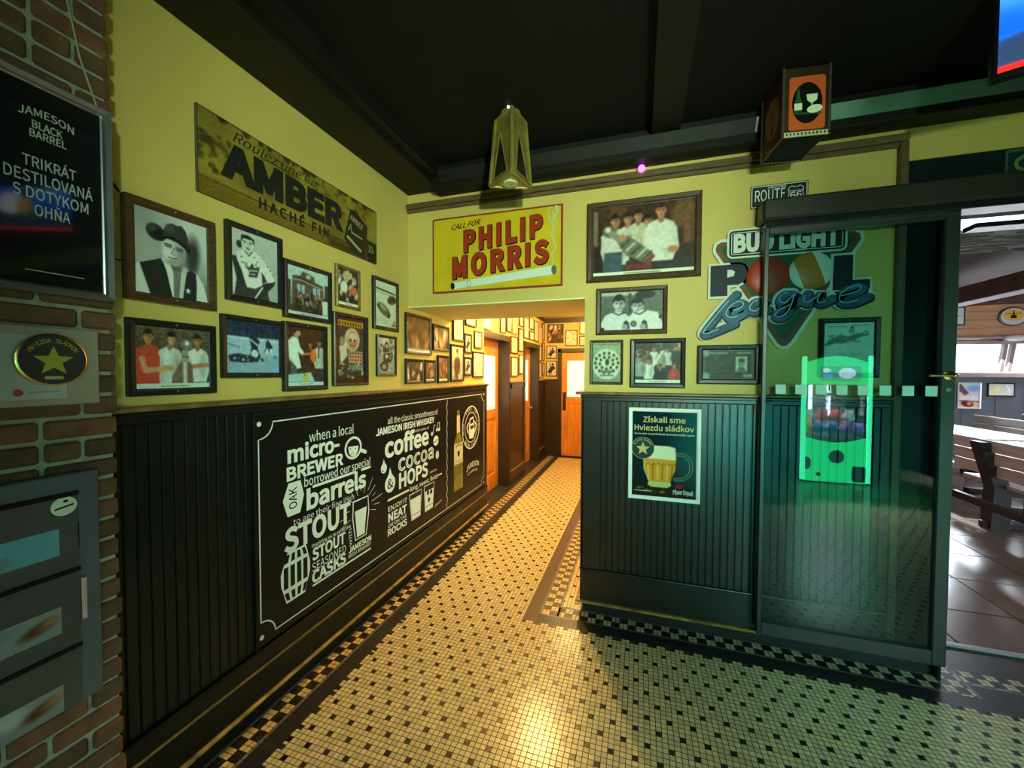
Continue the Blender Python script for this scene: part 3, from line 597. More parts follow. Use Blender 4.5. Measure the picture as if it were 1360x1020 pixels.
M_blackboard = mat('black_printed_board', (0.008, 0.008, 0.008), 0.34, spec=.14)
M_brass = mat('brass', (0.72, 0.48, 0.18), 0.25, metal=1)
M_chrome = mat('chrome', (0.75, 0.75, 0.75), 0.12, metal=1)
M_orange = mat('orange_varnished_door_wood', (0.72, 0.27, 0.035), 0.35, var=0.25, vscale=6, stretch=(4, 4, 0.5), coat=0.3)
M_frost = mat('frosted_door_glass', (0.85, 0.84, 0.76), 0.4, emit=(1, 0.96, 0.86), estr=0.75)
M_doorpaint = mat('dark_brown_door_casing', (0.030, 0.019, 0.011), 0.38, var=0.25, vscale=8)

def field(n, x0=-0.6349, y0=1.7011): return mosaic(n, x0, y0, 0.024, 'dots', rgb(232, 213, 160), rgb(52, 40, 34), rgb(46, 36, 28), 0.23)
M_field = field('mosaic_field')
M_chkL = mosaic('mosaic_check_left', -1.5995, 1.1300, 0.0243, 'checks', rgb(226, 196, 128), rgb(44, 32, 26), rgb(40, 32, 26))
M_chkB = mosaic('mosaic_check_partition', -0.2940, 2.4720, 0.0243, 'checks', rgb(214, 204, 160), rgb(34, 34, 34), rgb(36, 34, 32))
M_chkR = mosaic('mosaic_check_corridor', -0.5830, 2.4720, 0.0243, 'checks', rgb(230, 200, 130), rgb(84, 60, 40), rgb(46, 36, 28))
M_greyt = mosaic('mosaic_grey_strip', 0, 0, 0.024, 'plain', rgb(120, 120, 116), rgb(0, 0, 0), rgb(60, 58, 54))
M_blackt = mosaic('mosaic_black_band', -0.6349, 1.7011, 0.024, 'plain', rgb(44, 42, 42), rgb(0, 0, 0), rgb(32, 30, 29))
M_lit_blackt = mosaic('mosaic_black_band_lit', -0.685, 2.4720, 0.022, 'plain', rgb(92, 66, 48), rgb(0, 0, 0), rgb(60, 44, 34))  # black tiles turned brown, the warm corridor light is put into their colour
M_terra = mat('terracotta_slab', (0.17, 0.105, 0.082), 0.22, var=0.25, vscale=1.6, bump=0.04, bscale=8)
M_joint = mat('slab_joint', (0.07, 0.05, 0.045), 0.7)
M_under = mat('floor_slab', (0.03, 0.028, 0.026), 0.7)

# ------------------------------------------------------------------ floor
f = MB(); zz = 0.0
def fl(x0, x1, y0, y1, mi): f.quad((x0, y0, zz), (x1, y0, zz), (x1, y1, zz), (x0, y1, zz), mi)
FM = [M_field, M_blackt, M_greyt, M_chkL, M_chkB, M_chkR, M_lit_blackt, M_under]
FY0 = -3.4; XE = -1.4029; YE = 2.3731; T = 0.024
fl(-1.72, -1.612, FY0, 7.3, 1); fl(-1.612, -1.5995, FY0, 7.3, 2); fl(-1.5995, -1.5023, FY0, 7.3, 3); fl(-1.5023, -1.4865, FY0, 7.3, 2); fl(-1.4865, XE, FY0, 7.3, 1)
n = int((7.2-FY0)/T)
for k in range(0, n):                                   # castellated edge of the field along the left wall
    fl(XE, XE+T, FY0+k*T, FY0+(k+1)*T, 1 if k % 4 == 1 else 0)
fl(XE+T, -0.685, FY0, 7.2, 0); fl(XE, -0.3, 7.2, 7.3, 1)
fl(-0.685, 4.2, FY0, YE-T, 0)
x = -0.685
while x < 1.6:
    k = round((x+0.6349)/T); fl(x, min(x+T, 1.6), YE-T, YE, 1 if k % 4 == 1 else 0); x += T
fl(1.6, 4.2, YE-T, YE, 0)
fl(-0.685, -0.597, YE, 7.2, 6); fl(-0.597, -0.583, YE+0.087, 7.2, 2); fl(-0.583, -0.4858, 2.472, 7.2, 5); fl(-0.4858, -0.472, 2.472, 7.2, 2); fl(-0.472, -0.20, 2.585, 7.2, 0)
fl(-0.597, 1.47, YE, 2.46, 1); fl(-0.583, 1.47, 2.46, 2.472, 2); fl(-0.4858, 1.47, 2.472, 2.5692, 4); fl(-0.472, 1.47, 2.5692, 2.585, 2); fl(-0.20, 1.47, 2.585, 2.75, 1)
fl(1.47, 1.5673, YE+0.087, 2.76, 4); fl(1.47, 1.5673, YE, YE+0.087, 1); fl(1.5673, 1.582, 2.46, 2.65, 2); fl(1.5673, 1.582, YE, 2.46, 1)
fl(1.582, 4.2, YE, 2.55, 1); fl(1.582, 4.2, 2.55, 2.562, 2); fl(1.582, 4.2, 2.562, 2.6592, 4); fl(1.582, 4.2, 2.6592, 2.76, 1); fl(1.5673, 1.582, 2.65, 2.76, 1)
fl(1.47, 4.2, 2.76, 2.885, 1)
f.box(-1.9, 4.2, FY0, 7.45, -0.12, -0.004, 7)
struct('floor', f, FM)
t = MB(); t.box(1.47, 4.2, 2.885, 2.915, -0.02, 0.012); struct('trim_1', t, mat('pale_threshold', (0.45, 0.43, 0.42), 0.4))

# ------------------------------------------------------------------ walls of the room and the corridor
wl = MB(); wl.box(-1.76, -1.618, 0.5, 4.05, 0.0, 2.95); struct('wall_left', wl, M_wall)
wc = MB()
for y0, y1 in ((4.05, 4.20), (5.165, 5.94), (6.81, 7.3)): wc.box(-1.84, -1.70, y0, y1, 0, 1.985)
wc.box(-1.84, -1.70, 4.05, 7.3, 1.985, 2.56); struct('wall_corridor', wc, M_wall)
wb = MB(); wb.box(-0.336, 1.47, 2.568, 2.75, 0.10, 2.95); wb.box(-1.70, -0.336, 2.568, 3.285, 2.028, 2.95); wb.box(1.47, 4.2, 2.568, 2.75, 2.40, 2.95)
struct('wall_back', wb, M_wall)
wr = MB(); wr.box(-0.336, -0.20, 2.75, 7.3, 0.0, 2.56); struct('wall_corridor_right', wr, M_wall)
wf = MB(); wf.box(-1.84, -1.405, 7.3, 7.44, 0, 2.56); wf.box(-1.405, -0.55, 7.3, 7.44, 1.955, 2.56); wf.box(-0.55, -0.20, 7.3, 7.44, 0, 2.56); struct('wall_corridor_end', wf, M_wall)
wk = MB(); wk.box(-1.9, 4.3, -3.5, -3.4, 0, 2.95); struct('wall_front', wk, M_black)
wr2 = MB(); wr2.box(4.2, 4.3, -3.4, 2.75, 0, 2.95); struct('wall_right', wr2, M_black)
ce = MB(); ce.box(-1.9, 4.3, -3.5, 2.75, 2.95, 3.05); struct('ceiling', ce, M_ceil)
cc = MB(); cc.box(-1.84, -0.2, 3.285, 7.44, 2.56, 2.62); struct('ceiling_corridor', cc, M_cream)
cb = MB()
cb.box(-1.618, -1.36, -3.4, 2.568, 2.832, 2.95, 0, .006); cb.box(-1.36, -1.30, -3.4, 2.45, 2.87, 2.95)
cb.box(-1.36, 4.2, 2.45, 2.568, 2.79, 2.95, 0, .006)
for xa, xb, mi in ((-1.30, 0.57, 0), (0.57, 4.2, 1)):
    cb.add([(x, y, z) for x in (xa, xb) for y, z in ((2.415, 2.895), (2.447, 2.832), (2.452, 2.832), (2.452, 2.895))], [(0, 1, 5, 4), (1, 2, 6, 5), (2, 3, 7, 6), (3, 0, 4, 7), (0, 3, 2, 1), (4, 5, 6, 7)], mi)
cb.box(-1.30, 4.2, 0.9, 1.05, 2.90, 2.95); cb.box(0.05, 0.2, -3.4, 2.45, 2.905, 2.95)
struct('trim_2', cb, [M_ceilb, mat('gloss_black_beam_edge', (0.010, 0.012, 0.011), 0.33, spec=1.0)])                           # dark boxed edges and beams of the black ceiling
tr = MB(); tr.box(-1.618, 1.275, 2.530, 2.568, 2.722, 2.758, 0, .004); tr.box(-1.618, 1.275, 2.545, 2.568, 2.700, 2.722, 0, .004); tr.box(1.238, 1.275, 2.535, 2.568, 0.10, 2.722, 0, .004)
struct('trim_3', tr, M_brown)                           # brown picture rail and end post
tr = MB(); tr.box(-1.70, -0.34, 7.275, 7.3, 2.47, 2.56); tr.box(-1.70, -1.68, 3.285, 7.3, 2.50, 2.56); struct('trim_4', tr, M_doorpaint)
tr = MB(); tr.box(-1.70, -0.336, 2.566, 3.287, 2.022, 2.030); struct('trim_12', tr, mat('soffit_bounce_tint', (0.86, 0.80, 0.40), 0.6))  # added thin board, its pale colour stands in for floor bounce light
# toe plinths
tr = MB(); tr.box(-0.336, 1.47, 2.59, 2.74, 0.0, 0.10); struct('baseboard_back', tr, M_blackt)

# brick pier, brick by brick in one mesh
br = MB(); rnd = random.Random(3); CH = 0.0615
for r in range(-1, 49):
    z = r*CH + 0.012
    if z < 0: continue
    off = 0.0 if r % 2 == 0 else 0.0825
    y = 0.782
    first = 0.165 if r % 2 == 0 else 0.0825
    while y > -1.2:
        L = first if y > 0.77 else (0.165 if rnd.random() < .8 else 0.0825)
        if y > 0.77: pass
        d = rnd.uniform(-.003, .003)
        if z+.05 < 2.95: br.box(-1.62, -1.50+d, y-L+.011, y+(rnd.uniform(-.004, .003) if y > .77 else 0), z, z+.0505, rnd.choice((0, 0, 1, 1, 2)), .006)
        y -= L
br.box(-1.76, -1.511, -1.2, 0.774, 0, 2.95, 3)
bm1 = mat('brick_brown', (0.107, 0.052, 0.026), 0.75, var=0.35, vscale=18, bump=0.4, bscale=60)
bm2 = mat('brick_dark', (0.073, 0.039, 0.021), 0.75, var=0.35, vscale=18, bump=0.4, bscale=60)
bm3 = mat('brick_red', (0.143, 0.059, 0.029), 0.75, var=0.35, vscale=18, bump=0.4, bscale=60)
bm4 = mat('brick_mortar', (0.300, 0.300, 0.225), 0.85, var=0.25, vscale=30, bump=0.5, bscale=90)
struct('wall_brick', br, [bm1, bm2, bm3, bm4])
wn = MB(); wn.box(-1.76, -1.62, -3.4, 0.5, 0, 2.95); struct('wall_left_rear', wn, M_black)

# ------------------------------------------------------------------ dark wainscots
def beads(mb, a0, a1, z0, z1, put, pitch=0.038):
    a = a0
    while a < a1-.005:
        b = min(a+pitch-.005, a1); put(mb, a, b, z0, z1); a += pitch
wn = MB()                                               # left wall: x grows out of the wall
LX = -1.618
wn.box(LX, -1.596, 0.78, 4.05, 0.10, 1.415); beads(wn, 0.80, 1.29, 0.33, 1.375, lambda m, a, b, z0, z1: m.box(-1.597, -1.588, a, b, z0, z1, 0, .0025))
wn.box(-1.597, -1.580, 0.78, 4.05, 1.375, 1.412, 0, .004); wn.box(-1.597, -1.572, 0.78, 4.05, 0.10, 0.31, 0, .004)
wn.tube([(-1.576, .78, .312), (-1.576, 4.05, .312)], .010, 8); wn.tube([(-1.570, .78, .245), (-1.570, 4.05, .245)], .006, 8, 1)
wn.box(-1.597, -1.580, 1.29, 1.31, 0.31, 1.375); wn.box(-1.597, -1.578, 3.985, 4.05, 0.31, 1.412, 0, .004)
wn.box(-1.597, -1.566, 0.78, 4.05, 1.398, 1.416, 0, .005); wn.box(LX, -1.556, 0.785, 4.065, 1.416, 1.434, 2, .005)
wn.box(LX, -1.559, 0.78, 4.06, 0.098, 0.115, 3, .004); wn.box(LX, -1.612, 0.78, 4.05, 0.0, 0.10)
struct('trim_5', wn, [M_black, M_ledge, M_ledge, M_lip])
wn = MB()                                               # partition
wn.box(-0.336, 1.238, 2.556, 2.568, 0.10, 1.415)
for a0, a1 in ((-0.225, 0.612), (0.71, 1.195)):
    beads(wn, a0, a1, 0.30, 1.375, lambda m, a, b, z0, z1: m.box(a, b, 2.548, 2.557, z0, z1, 0, .0025))
for a0, a1 in ((-0.345, -0.225), (0.612, 0.71), (1.195, 1.238)): wn.box(a0, a1, 2.544, 2.557, 0.30, 1.40, 0, .003)
wn.box(-0.345, 1.238, 2.542, 2.557, 1.375, 1.412, 0, .004); wn.box(-0.345, 1.238, 2.540, 2.557, 0.10, 0.292, 0, .004); wn.tube([(-.345, 2.542, .296), (1.238, 2.542, .296)], .007, 8)
wn.box(-0.355, 1.238, 2.535, 2.56, 1.396, 1.415, 0, .005); wn.box(-0.385, 1.238, 2.520, 2.57, 1.415, 1.432, 2, .005)
wn.box(-0.376, 1.238, 2.519, 2.56, 0.085, 0.100, 3, .004)
wn.box(-0.350, -0.336, 2.544, 7.3, 0.10, 1.415); wn.box(-0.385, -0.336, 2.57, 7.3, 1.415, 1.432, 2, .005); wn.box(-0.376, -0.336, 2.56, 7.3, 0.085, 0.100, 3, .004)
M_gloss = mat('glossy_black_green_paint', (0.0055, 0.0085, 0.0078), 0.36, spec=0.75, var=0.2, vscale=6)
struct('trim_6', wn, [M_gloss, M_gloss, M_ledge, M_lip])
wn = MB()                                               # corridor, between and past the doors, and the end wall
for y0, y1 in ((5.185, 5.92), (6.83, 7.3)):
    wn.box(-1.70, -1.690, y0, y1, 0.0, 1.41); wn.box(-1.70, -1.66, y0-.02, min(y1+.02, 7.3), 1.41, 1.428, 1, .004)
    wn.box(-1.69, -1.678, y0, y0+.07, 0.0, 1.40, 0, .003); wn.box(-1.69, -1.678, y1-.07, y1, 0.0, 1.40, 0, .003); wn.box(-1.69, -1.678, y0, y1, 1.33, 1.41, 0, .003); wn.box(-1.69, -1.674, y0, y1, 0.0, 0.18, 0, .003); wn.box(-1.69, -1.664, y0, y1, 0.18, 0.195, 1, .003)
wn.box(-1.70, -1.44, 7.288, 7.3, 0, 1.425); wn.box(-1.70, -1.43, 7.265, 7.3, 1.425, 1.442, 1, .004)
struct('trim_7', wn, [M_doorpaint, M_ledge])
# dark panelling to the right of the brown post and over the terrace opening
wn = MB(); wn.box(1.275, 1.47, 2.552, 2.568, 0.10, 2.625, 0, .003); wn.box(1.47, 4.2, 2.552, 2.568, 2.40, 2.625, 0, .003); wn.box(1.455, 1.47, 2.54, 2.80, 0.0, 2.40, 0, .003)
struct('trim_8', wn, M_glossy_dark)

# ------------------------------------------------------------------ doors
def leaf(name, w, h, glass_z, lock, label_text=None):
    """panelled door, local x 0..w, front at y=0 looking to -y"""
    g0, g1 = glass_z; s = .105; b = MB(); d = .04
    b.box(0, s, 0, d, 0, h, 0, .003); b.box(w-s, w, 0, d, 0, h, 0, .003); b.box(s, w-s, 0, d, 0, .2, 0, .003); b.box(s, w-s, 0, d, g1, h, 0, .003); b.box(s, w-s, 0, d, g0-.12, g0, 0, .003)
    b.box(s, w-s, .014, d-.01, .2, g0-.12)
    b.box(s+.04, w-s-.04, .006, .03, .25, g0-.17, 0, .006)
    if label_text: text(b, label_text, w/2-.14, w/2+.14, g1+.05, .045, -.0015, 1, .02)
    o = b.build(name, [M_orange, M_white]); o['kind'] = 'structure'
    g = MB(); g.box(s, w-s, .012, .024, g0, g1); g.build('glass_pane', M_frost, o)
    k = MB()
    if lock == 'knob': k.lathe([(.012, 0), (.012, .03), (.028, .04), (.03, .055), (.018, .066)], (w-.06, -.0, .93), 'y', 16)
    else: k.box(.02, .085, -.004, 0, .84, 1.18, 0, .002)
    k.build('door_knob' if lock == 'knob' else 'push_plate', M_chrome if lock == 'knob' else M_doorpaint, o, True)
    return o
d1 = leaf('door_1', 0.91, 1.965, (1.06, 1.76), 'plate'); d1.location = (-1.835, 4.22, 0.012); d1.rotation_euler = (0, 0, R(90))
d2 = leaf('door_2', 0.83, 1.965, (1.06, 1.76), 'knob'); d2.location = (-1.835, 5.96, 0.012); d2.rotation_euler = (0, 0, R(90))
d3 = leaf('door_3', 0.82, 1.915, (1.10, 1.765), 'plate'); d3.location = (-1.375, 7.33, 0.012)
jm = MB()
for y0, y1 in ((4.20, 5.165), (5.94, 6.81)):
    jm.box(-1.84, -1.684, y0, y0+.02, 0, 1.985); jm.box(-1.84, -1.684, y1-.02, y1, 0, 1.985); jm.box(-1.84, -1.684, y0, y1, 1.967, 1.985)
    jm.box(-1.70, -1.682, y0-.055, y0, 0, 2.04, 0, .003); jm.box(-1.70, -1.682, y1, y1+.02, 0, 2.04, 0, .003); jm.box(-1.70, -1.682, y0-.055, y1+.02, 1.985, 2.04, 0, .003); jm.box(-1.92, -1.878, y0-.12, y1+.12, 0, 2.12); jm.box(-1.90, -1.84, y0-.12, y0, 0, 2.12); jm.box(-1.90, -1.84, y1, y1+.12, 0, 2.12); jm.box(-1.90, -1.84, y0, y1, 1.985, 2.12)  # boxes behind the leaves are unseen backing, added to keep sky light out
jm.box(-1.445, -1.375, 7.275, 7.36, 0, 2.0, 0, .004); jm.box(-1.445, -.5, 7.275, 7.36, 1.93, 2.0, 0, .004); jm.box(-1.40, -.5, 7.36, 7.46, 0, 2.0)
struct('trim_9', jm, M_doorpaint)
# ------------------------------------------------------------------ sliding glass door in front of the partition
def glass_mat(name, tint, ior, rough=0.0):
    m = bpy.data.materials.new(name); m.use_nodes = True; n = m.node_tree; n.nodes.clear()
    o = n.nodes.new('ShaderNodeOutputMaterial'); t = n.nodes.new('ShaderNodeBsdfTransparent'); g = n.nodes.new('ShaderNodeBsdfGlossy'); fr = n.nodes.new('ShaderNodeFresnel'); mx = n.nodes.new('ShaderNodeMixShader')
    t.inputs[0].default_value = (*tint, 1); g.inputs['Roughness'].default_value = rough; g.inputs[0].default_value = (1, 1, 1, 1); fr.inputs[0].default_value = ior
    n.links.new(fr.outputs[0], mx.inputs[0]); n.links.new(t.outputs[0], mx.inputs[1]); n.links.new(g.outputs[0], mx.inputs[2]); n.links.new(mx.outputs[0], o.inputs[0])
    return m
M_glass = glass_mat('tinted_door_glass', (0.70, 0.83, 0.85), 1.50)
DX0, DX1, DZ0, DZ1, DY = 0.632, 1.447, 0.112, 2.40, 2.49
b = MB()
b.box(DX0, DX0+.022, DY-.018, DY+.018, DZ0, DZ1, 0, .003); b.box(DX1-.055, DX1, DY-.018, DY+.018, DZ0, DZ1, 0, .003)
b.box(DX0+.022, DX1-.055, DY-.018, DY+.018, DZ0, DZ0+.075, 0, .003); b.box(DX0+.022, DX1-.055, DY-.018, DY+.018, 2.295, DZ1, 0, .003)
door = b.build('door_4', mat('dark_green_aluminium', (0.010, 0.013, 0.0125), 0.38, spec=.8, var=0.15, vscale=8)); door['kind'] = 'structure'
g = MB(); g.box(DX0+.022, DX1-.055, DY-.003, DY+.003, DZ0+.075, 2.295); g.build('glass_pane', M_glass, door)
s = MB()
for k in range(8):
    x = .702 + k*.0912; s.box(x, x+.047, DY-.0042, DY-.0034, 1.442, 1.492)
s.build('safety_sticker_row', mat('pale_green_sticker', (0.42, 0.66, 0.55), 0.5), door)
h = MB(); h.lathe([(.020, 0), (.022, .006), (.009, .010), (.009, .05)], (DX1-.03, DY-.018, 1.545), 'y', 14); h.tube([(DX1-.03, DY-.062, 1.545), (DX1-.06, DY-.066, 1.546), (DX1-.125, DY-.064, 1.544)], [.009, .0085, .006], 10); h.sphere((DX1-.03, DY-.062, 1.545), .012)
h.lathe([(.010, 0), (.010, .006)], (DX1-.03, DY-.018, 1.475), 'y', 12)
h.build('lever_handle', M_brass, door, True)
b = MB(); b.box(0.610, 4.2, 2.428, 2.552, 2.358, 2.470, 0, .012); b.box(0.63, 4.2, 2.440, 2.552, 2.325, 2.358, 1, .004); b.box(1.50, 4.2, 2.47, 2.552, 2.24, 2.262, 1)
struct('trim_10', b, [mat('dark_track_cover', (0.022, 0.018, 0.014), 0.4, var=.2, vscale=6), M_glossy_dark])   # cover of the sliding track

# ------------------------------------------------------------------ framed pictures
def frame_mb(w, h, fw, d):
    mb = MB(); X, Z = w/2, h/2
    R_ = [(0, 0.0), (0, -d*.82), (fw*.16, -d), (fw*.72, -d*.9), (fw*.86, -d*.62), (fw, -d*.55), (fw, -0.002)]
    rings = []
    for o, y in R_:
        k = len(mb.v); mb.v += [(-X+o, y, -Z+o), (X-o, y, -Z+o), (X-o, y, Z-o), (-X+o, y, Z-o)]; rings.append(k)
    for a, b_ in zip(rings[:-1], rings[1:]):
        for i in range(4): mb.f.append([a+i, a+(i+1) % 4, b_+(i+1) % 4, b_+i]); mb.m.append(0)
    return mb
def picture(name, label, loc, rz, w, h, p, fw=.022, d=.022, fm=None, group=None, cat='picture', mount=0.0, screws=True, tilt=0.0):
    t = thing(name, label, cat, loc, rz, group)
    if tilt: t.rotation_euler = (0, tilt, rz)
    fr = frame_mb(w, h, fw, d).build('frame', fm or M_fb, t)
    x, z = w/2-fw, h/2-fw
    bk = MB()
    if mount:
        bk.box(-x, x, -d*.42, -.002, -z, z); bk.build('mount', M_fb, t); x -= mount; z -= mount
        print_mesh('print', p, -x, x, -z, z, -d*.46, M_print, t)
    else:
        print_mesh('print', p, -x-.001, x+.001, -z-.001, z+.001, -d*.5, M_print, t)
    if screws:
        for sg in (-1, 1): MB().sphere((0, -d*.97, sg*(h/2-fw*.5)), .0032, 8).build('screw', M_screw, t, True)
    return t
RZL = R(90)
def left(y0, y1, z0, z1, X=-1.617): return (X, (y0+y1)/2, (z0+z1)/2), RZL, y1-y0, z1-z0
def back(x0, x1, z0, z1, Y=2.567): return ((x0+x1)/2, Y, (z0+z1)/2), 0.0, x1-x0, z1-z0
def PL(box, name, label, p, X=-1.617, **k):
    loc, rz, w, h = left(*box, X=X); return picture(name, label, loc, rz, w, h, p, **k)
def PB(box, name, label, p, Y=2.567, **k):
    loc, rz, w, h = back(*box, Y=Y); return picture(name, label, loc, rz, w, h, p, **k)
GL = 'framed pictures on the left wall'
PL((0.863, 1.151, 1.790, 2.132), 'framed_photograph', 'framed black and white portrait of a person in a wide dark cowboy hat', a_cowboy(), fw=.028, d=.032, fm=M_fbr, group=GL)
PL((1.202, 1.466, 1.846, 2.170), 'framed_photograph', 'framed black and white photo of a person in a hockey jersey with leaf emblem', a_hockeyman(), fw=.024, d=.026, group=GL)
PL((0.865, 1.150, 1.467, 1.729), 'framed_photograph', 'framed colour photo of three people round a tall silver trophy, one in red', a_trophy3(), fw=.024, d=.026, group=GL)
PL((1.178, 1.467, 1.525, 1.785), 'framed_photograph', 'framed blue toned photo of hockey players falling on the ice', a_ice(), fw=.022, d=.024, group=GL)
PL((1.477, 1.780, 1.812, 2.088), 'framed_photograph', 'framed photo of a crowd gathered before a brown brick building', a_building(), fw=.022, d=.024, group=GL)
PL((1.470, 1.742, 1.458, 1.792), 'framed_photograph', 'framed colour photo of a person in a pale sweater bending to shake hands', a_shake(), fw=.024, d=.026, group=GL)
PL((1.820, 2.019, 1.918, 2.155), 'framed_photograph', 'small gold framed photo of a cheering crowd with a white caption', a_goldcrowd(), fw=.017, d=.018, fm=M_fgold, group=GL, screws=False)
PL((1.792, 2.083, 1.473, 1.886), 'framed_poster', 'tall black framed film poster with a yellow title band and a large face', a_lemans(), fw=.024, d=.024, group=GL, mount=.016)
PL((2.142, 2.414, 1.828, 2.163), 'framed_poster', 'black framed pale advertisement with two small racing cars', a_cars(), fw=.024, d=.022, group=GL)
PL((2.178, 2.389, 1.525, 1.795), 'framed_photograph', 'small framed grey photo of a rider on a motorcycle', a_moto(), fw=.018, d=.020, group=GL)
GB = 'framed pictures on the partition wall'
PB((-0.321, 0.332, 2.116, 2.605), 'framed_photograph', 'largest brown framed photo, five people in pale shirts carrying a silver trophy', a_team(), fw=.038, d=.030, fm=M_fbr, group=GB)
PB((-0.260, 0.154, 1.789, 2.075), 'framed_photograph', 'framed black and white photo of two smiling hockey players side by side', a_two(), fw=.028, d=.026, fm=M_fbr, group=GB)
PB((-0.297, -0.097, 1.480, 1.756), 'framed_photograph', 'small framed team sheet with an oval of tiny portraits', a_oval(), fw=.016, d=.02, fm=M_fbr, group=GB)
PB((-0.053, 0.257, 1.464, 1.759), 'framed_photograph', 'black framed colour photo of a crowded group with a person in a red shirt', a_crowd(), fw=.028, d=.026, group=GB)
PB((0.322, 0.644, 1.490, 1.714), 'framed_print', 'wide dark framed banknote print with a small portrait panel', a_bill(), fw=.030, d=.024, group=GB)
PB((0.917, 1.185, 1.531, 1.846), 'framed_print', 'black framed pale drawing of a stretched animal seen behind the glass door', a_sketch(), fw=.026, d=.024, group=GB)

# small old pictures along the corridor
GC = 'small framed pictures along the corridor'
CP = [  # y0, y1, z0, z1, kind, frame, label
 (2.511, 2.881, 1.686, 1.985, 'dim', 'k', 'largest corridor picture just past the partition corner, brown crowd in black frame'),
 (2.910, 3.199, 1.731, 1.949, 'crowd', 'k', 'black framed sepia group picture right of the brown crowd picture'),
 (2.509, 2.764, 1.466, 1.651, 'crowd', 'k', 'small dark framed crowd print on the ledge below the brown crowd picture'),
 (2.777, 2.950, 1.464, 1.652, 'dim', 'k', 'narrow picture with white caption standing second along the corridor ledge'),
 (2.989, 3.188, 1.459, 1.697, 'dim', 'k', 'third picture along the corridor ledge, grey figures over a white caption'),
 (3.278, 3.509, 1.841, 2.150, 'text', 'k', 'tall speckled print cut off by the soffit edge above the tall portrait'),
 (3.229, 3.507, 1.467, 1.808, 'figure', 'k', 'tall sepia portrait on the corridor ledge under the speckled print'),
 (3.548, 3.817, 2.010, 2.300, 'text', 'k', 'speckled print high under the soffit with only its lower half showing'),
 (3.528, 3.693, 1.738, 1.932, 'ball', 'k', 'narrow framed print of a standing figure above a white figure picture'),
 (3.518, 3.693, 1.517, 1.703, 'ball', 'k', 'small white figure picture on the ledge beside the tall portrait'),
 (3.768, 3.970, 1.803, 1.981, 'text', 'b', 'pale sheet in thin brown frame left of the first corridor door'),
 (3.726, 4.012, 1.501, 1.767, 'text', 'k', 'large pinkish print next to the casing of the first corridor door'),
 (3.870, 4.080, 2.040, 2.320, 'ball', 'k', 'pale sketch with dark slanting shape high over the first corridor door'),
 (4.193, 4.488, 2.050, 2.260, 'page', 'w', 'orange wood framed picture with a blue patch above the first corridor door'),
 (4.795, 4.996, 2.063, 2.290, 'page', 'b', 'narrow pale page above the right part of the first corridor door'),
 (5.051, 5.252, 2.100, 2.330, 'text', 'k', 'greyish print high up beyond the first corridor door'),
 (5.292, 5.526, 2.093, 2.380, 'page', 'w', 'orange tinted page between the greyish print and a small pale one'),
 (5.631, 5.841, 2.239, 2.394, 'page', 'b', 'tiny pale print near the ceiling between the two corridor doors'),
 (5.239, 5.552, 1.820, 2.058, 'page', 'b', 'pinkish page in brown frame over the white page between the doors'),
 (5.604, 5.845, 1.866, 2.208, 'page', 'b', 'tall cream page left of the second corridor door'),
 (5.252, 5.562, 1.496, 1.774, 'white', 'b', 'white page in brown frame on the panel ledge between the doors'),
 (5.622, 5.851, 1.528, 1.823, 'white', 'b', 'narrow white page beside the casing of the second corridor door'),
 (5.881, 6.159, 2.085, 2.409, 'page', 'b', 'tall cream page above the left part of the second corridor door'),
 (6.202, 6.456, 2.258, 2.453, 'page', 'b', 'upper of two small pages above the second corridor door'),
 (6.211, 6.475, 2.085, 2.229, 'page', 'b', 'lower of two small pages above the second corridor door'),
 (6.496, 6.790, 2.085, 2.428, 'page', 'b', 'tall plain page above the right part of the second corridor door'),
 (6.848, 7.040, 2.075, 2.362, 'page', 'w', 'orange page high up past the second corridor door'),
 (7.075, 7.275, 2.146, 2.451, 'page', 'b', 'topmost dark framed page in the far corner of the corridor'),
 (6.850, 7.045, 1.763, 2.036, 'page', 'b', 'cream page midway up past the second corridor door'),
 (7.085, 7.275, 1.779, 2.106, 'page', 'b', 'cream page midway up in the far corner of the corridor'),
 (6.850, 7.045, 1.462, 1.743, 'page', 'b', 'cream page lowest past the second corridor door'),
 (7.085, 7.275, 1.504, 1.734, 'page', 'b', 'small page lowest in the far corner of the corridor')]
FMs = {'k': M_fb, 'b': M_fbr, 'w': M_fwood}
for i, (y0, y1, z0, z1, kind, fmk, lab) in enumerate(CP):
    X = -1.617 if y1 < 4.05 else -1.699
    if y0 < 4.05 < y1: y1 = 4.05
    PL((y0, y1, z0, z1), 'framed_print', lab, a_small(100+i, kind, (z1-z0)/(y1-y0)), X=X, fw=.016 if i > 9 else .022, d=.018, fm=FMs[fmk], group=GC, screws=False)
FP = [(-1.643, -1.339, 2.104, 2.450, 'crowd', 'b', 'largest picture over the end door of the corridor, brown framed yellowed scene'),
 (-1.306, -1.084, 2.044, 2.334, 'text', 'b', 'brown framed pinkish drawing right of the yellowed scene over the end door'),
 (-1.049, -0.924, 2.250, 2.500, 'white', 'b', 'upper narrow white sheet over the end door'), (-1.050, -0.922, 2.042, 2.221, 'page', 'b', 'lower narrow cream sheet over the end door'),
 (-1.656, -1.461, 1.813, 2.053, 'ball', 'k', 'black framed picture of a bending player left of the end door'), (-1.664, -1.456, 1.486, 1.775, 'ball', 'k', 'picture of a crouching dark player on the ledge left of the end door')]
for i, (x0, x1, z0, z1, kind, fmk, lab) in enumerate(FP):
    PB((x0, x1, z0, z1), 'framed_print', lab, a_small(200+i, kind, (z1-z0)/(x1-x0)), Y=7.299, fw=.016, d=.018, fm=FMs[fmk], group='framed pictures on the corridor end wall', screws=False)
def sh(mb, x, z): return mb.xf(Matrix.Translation((-x, 0, -z)))
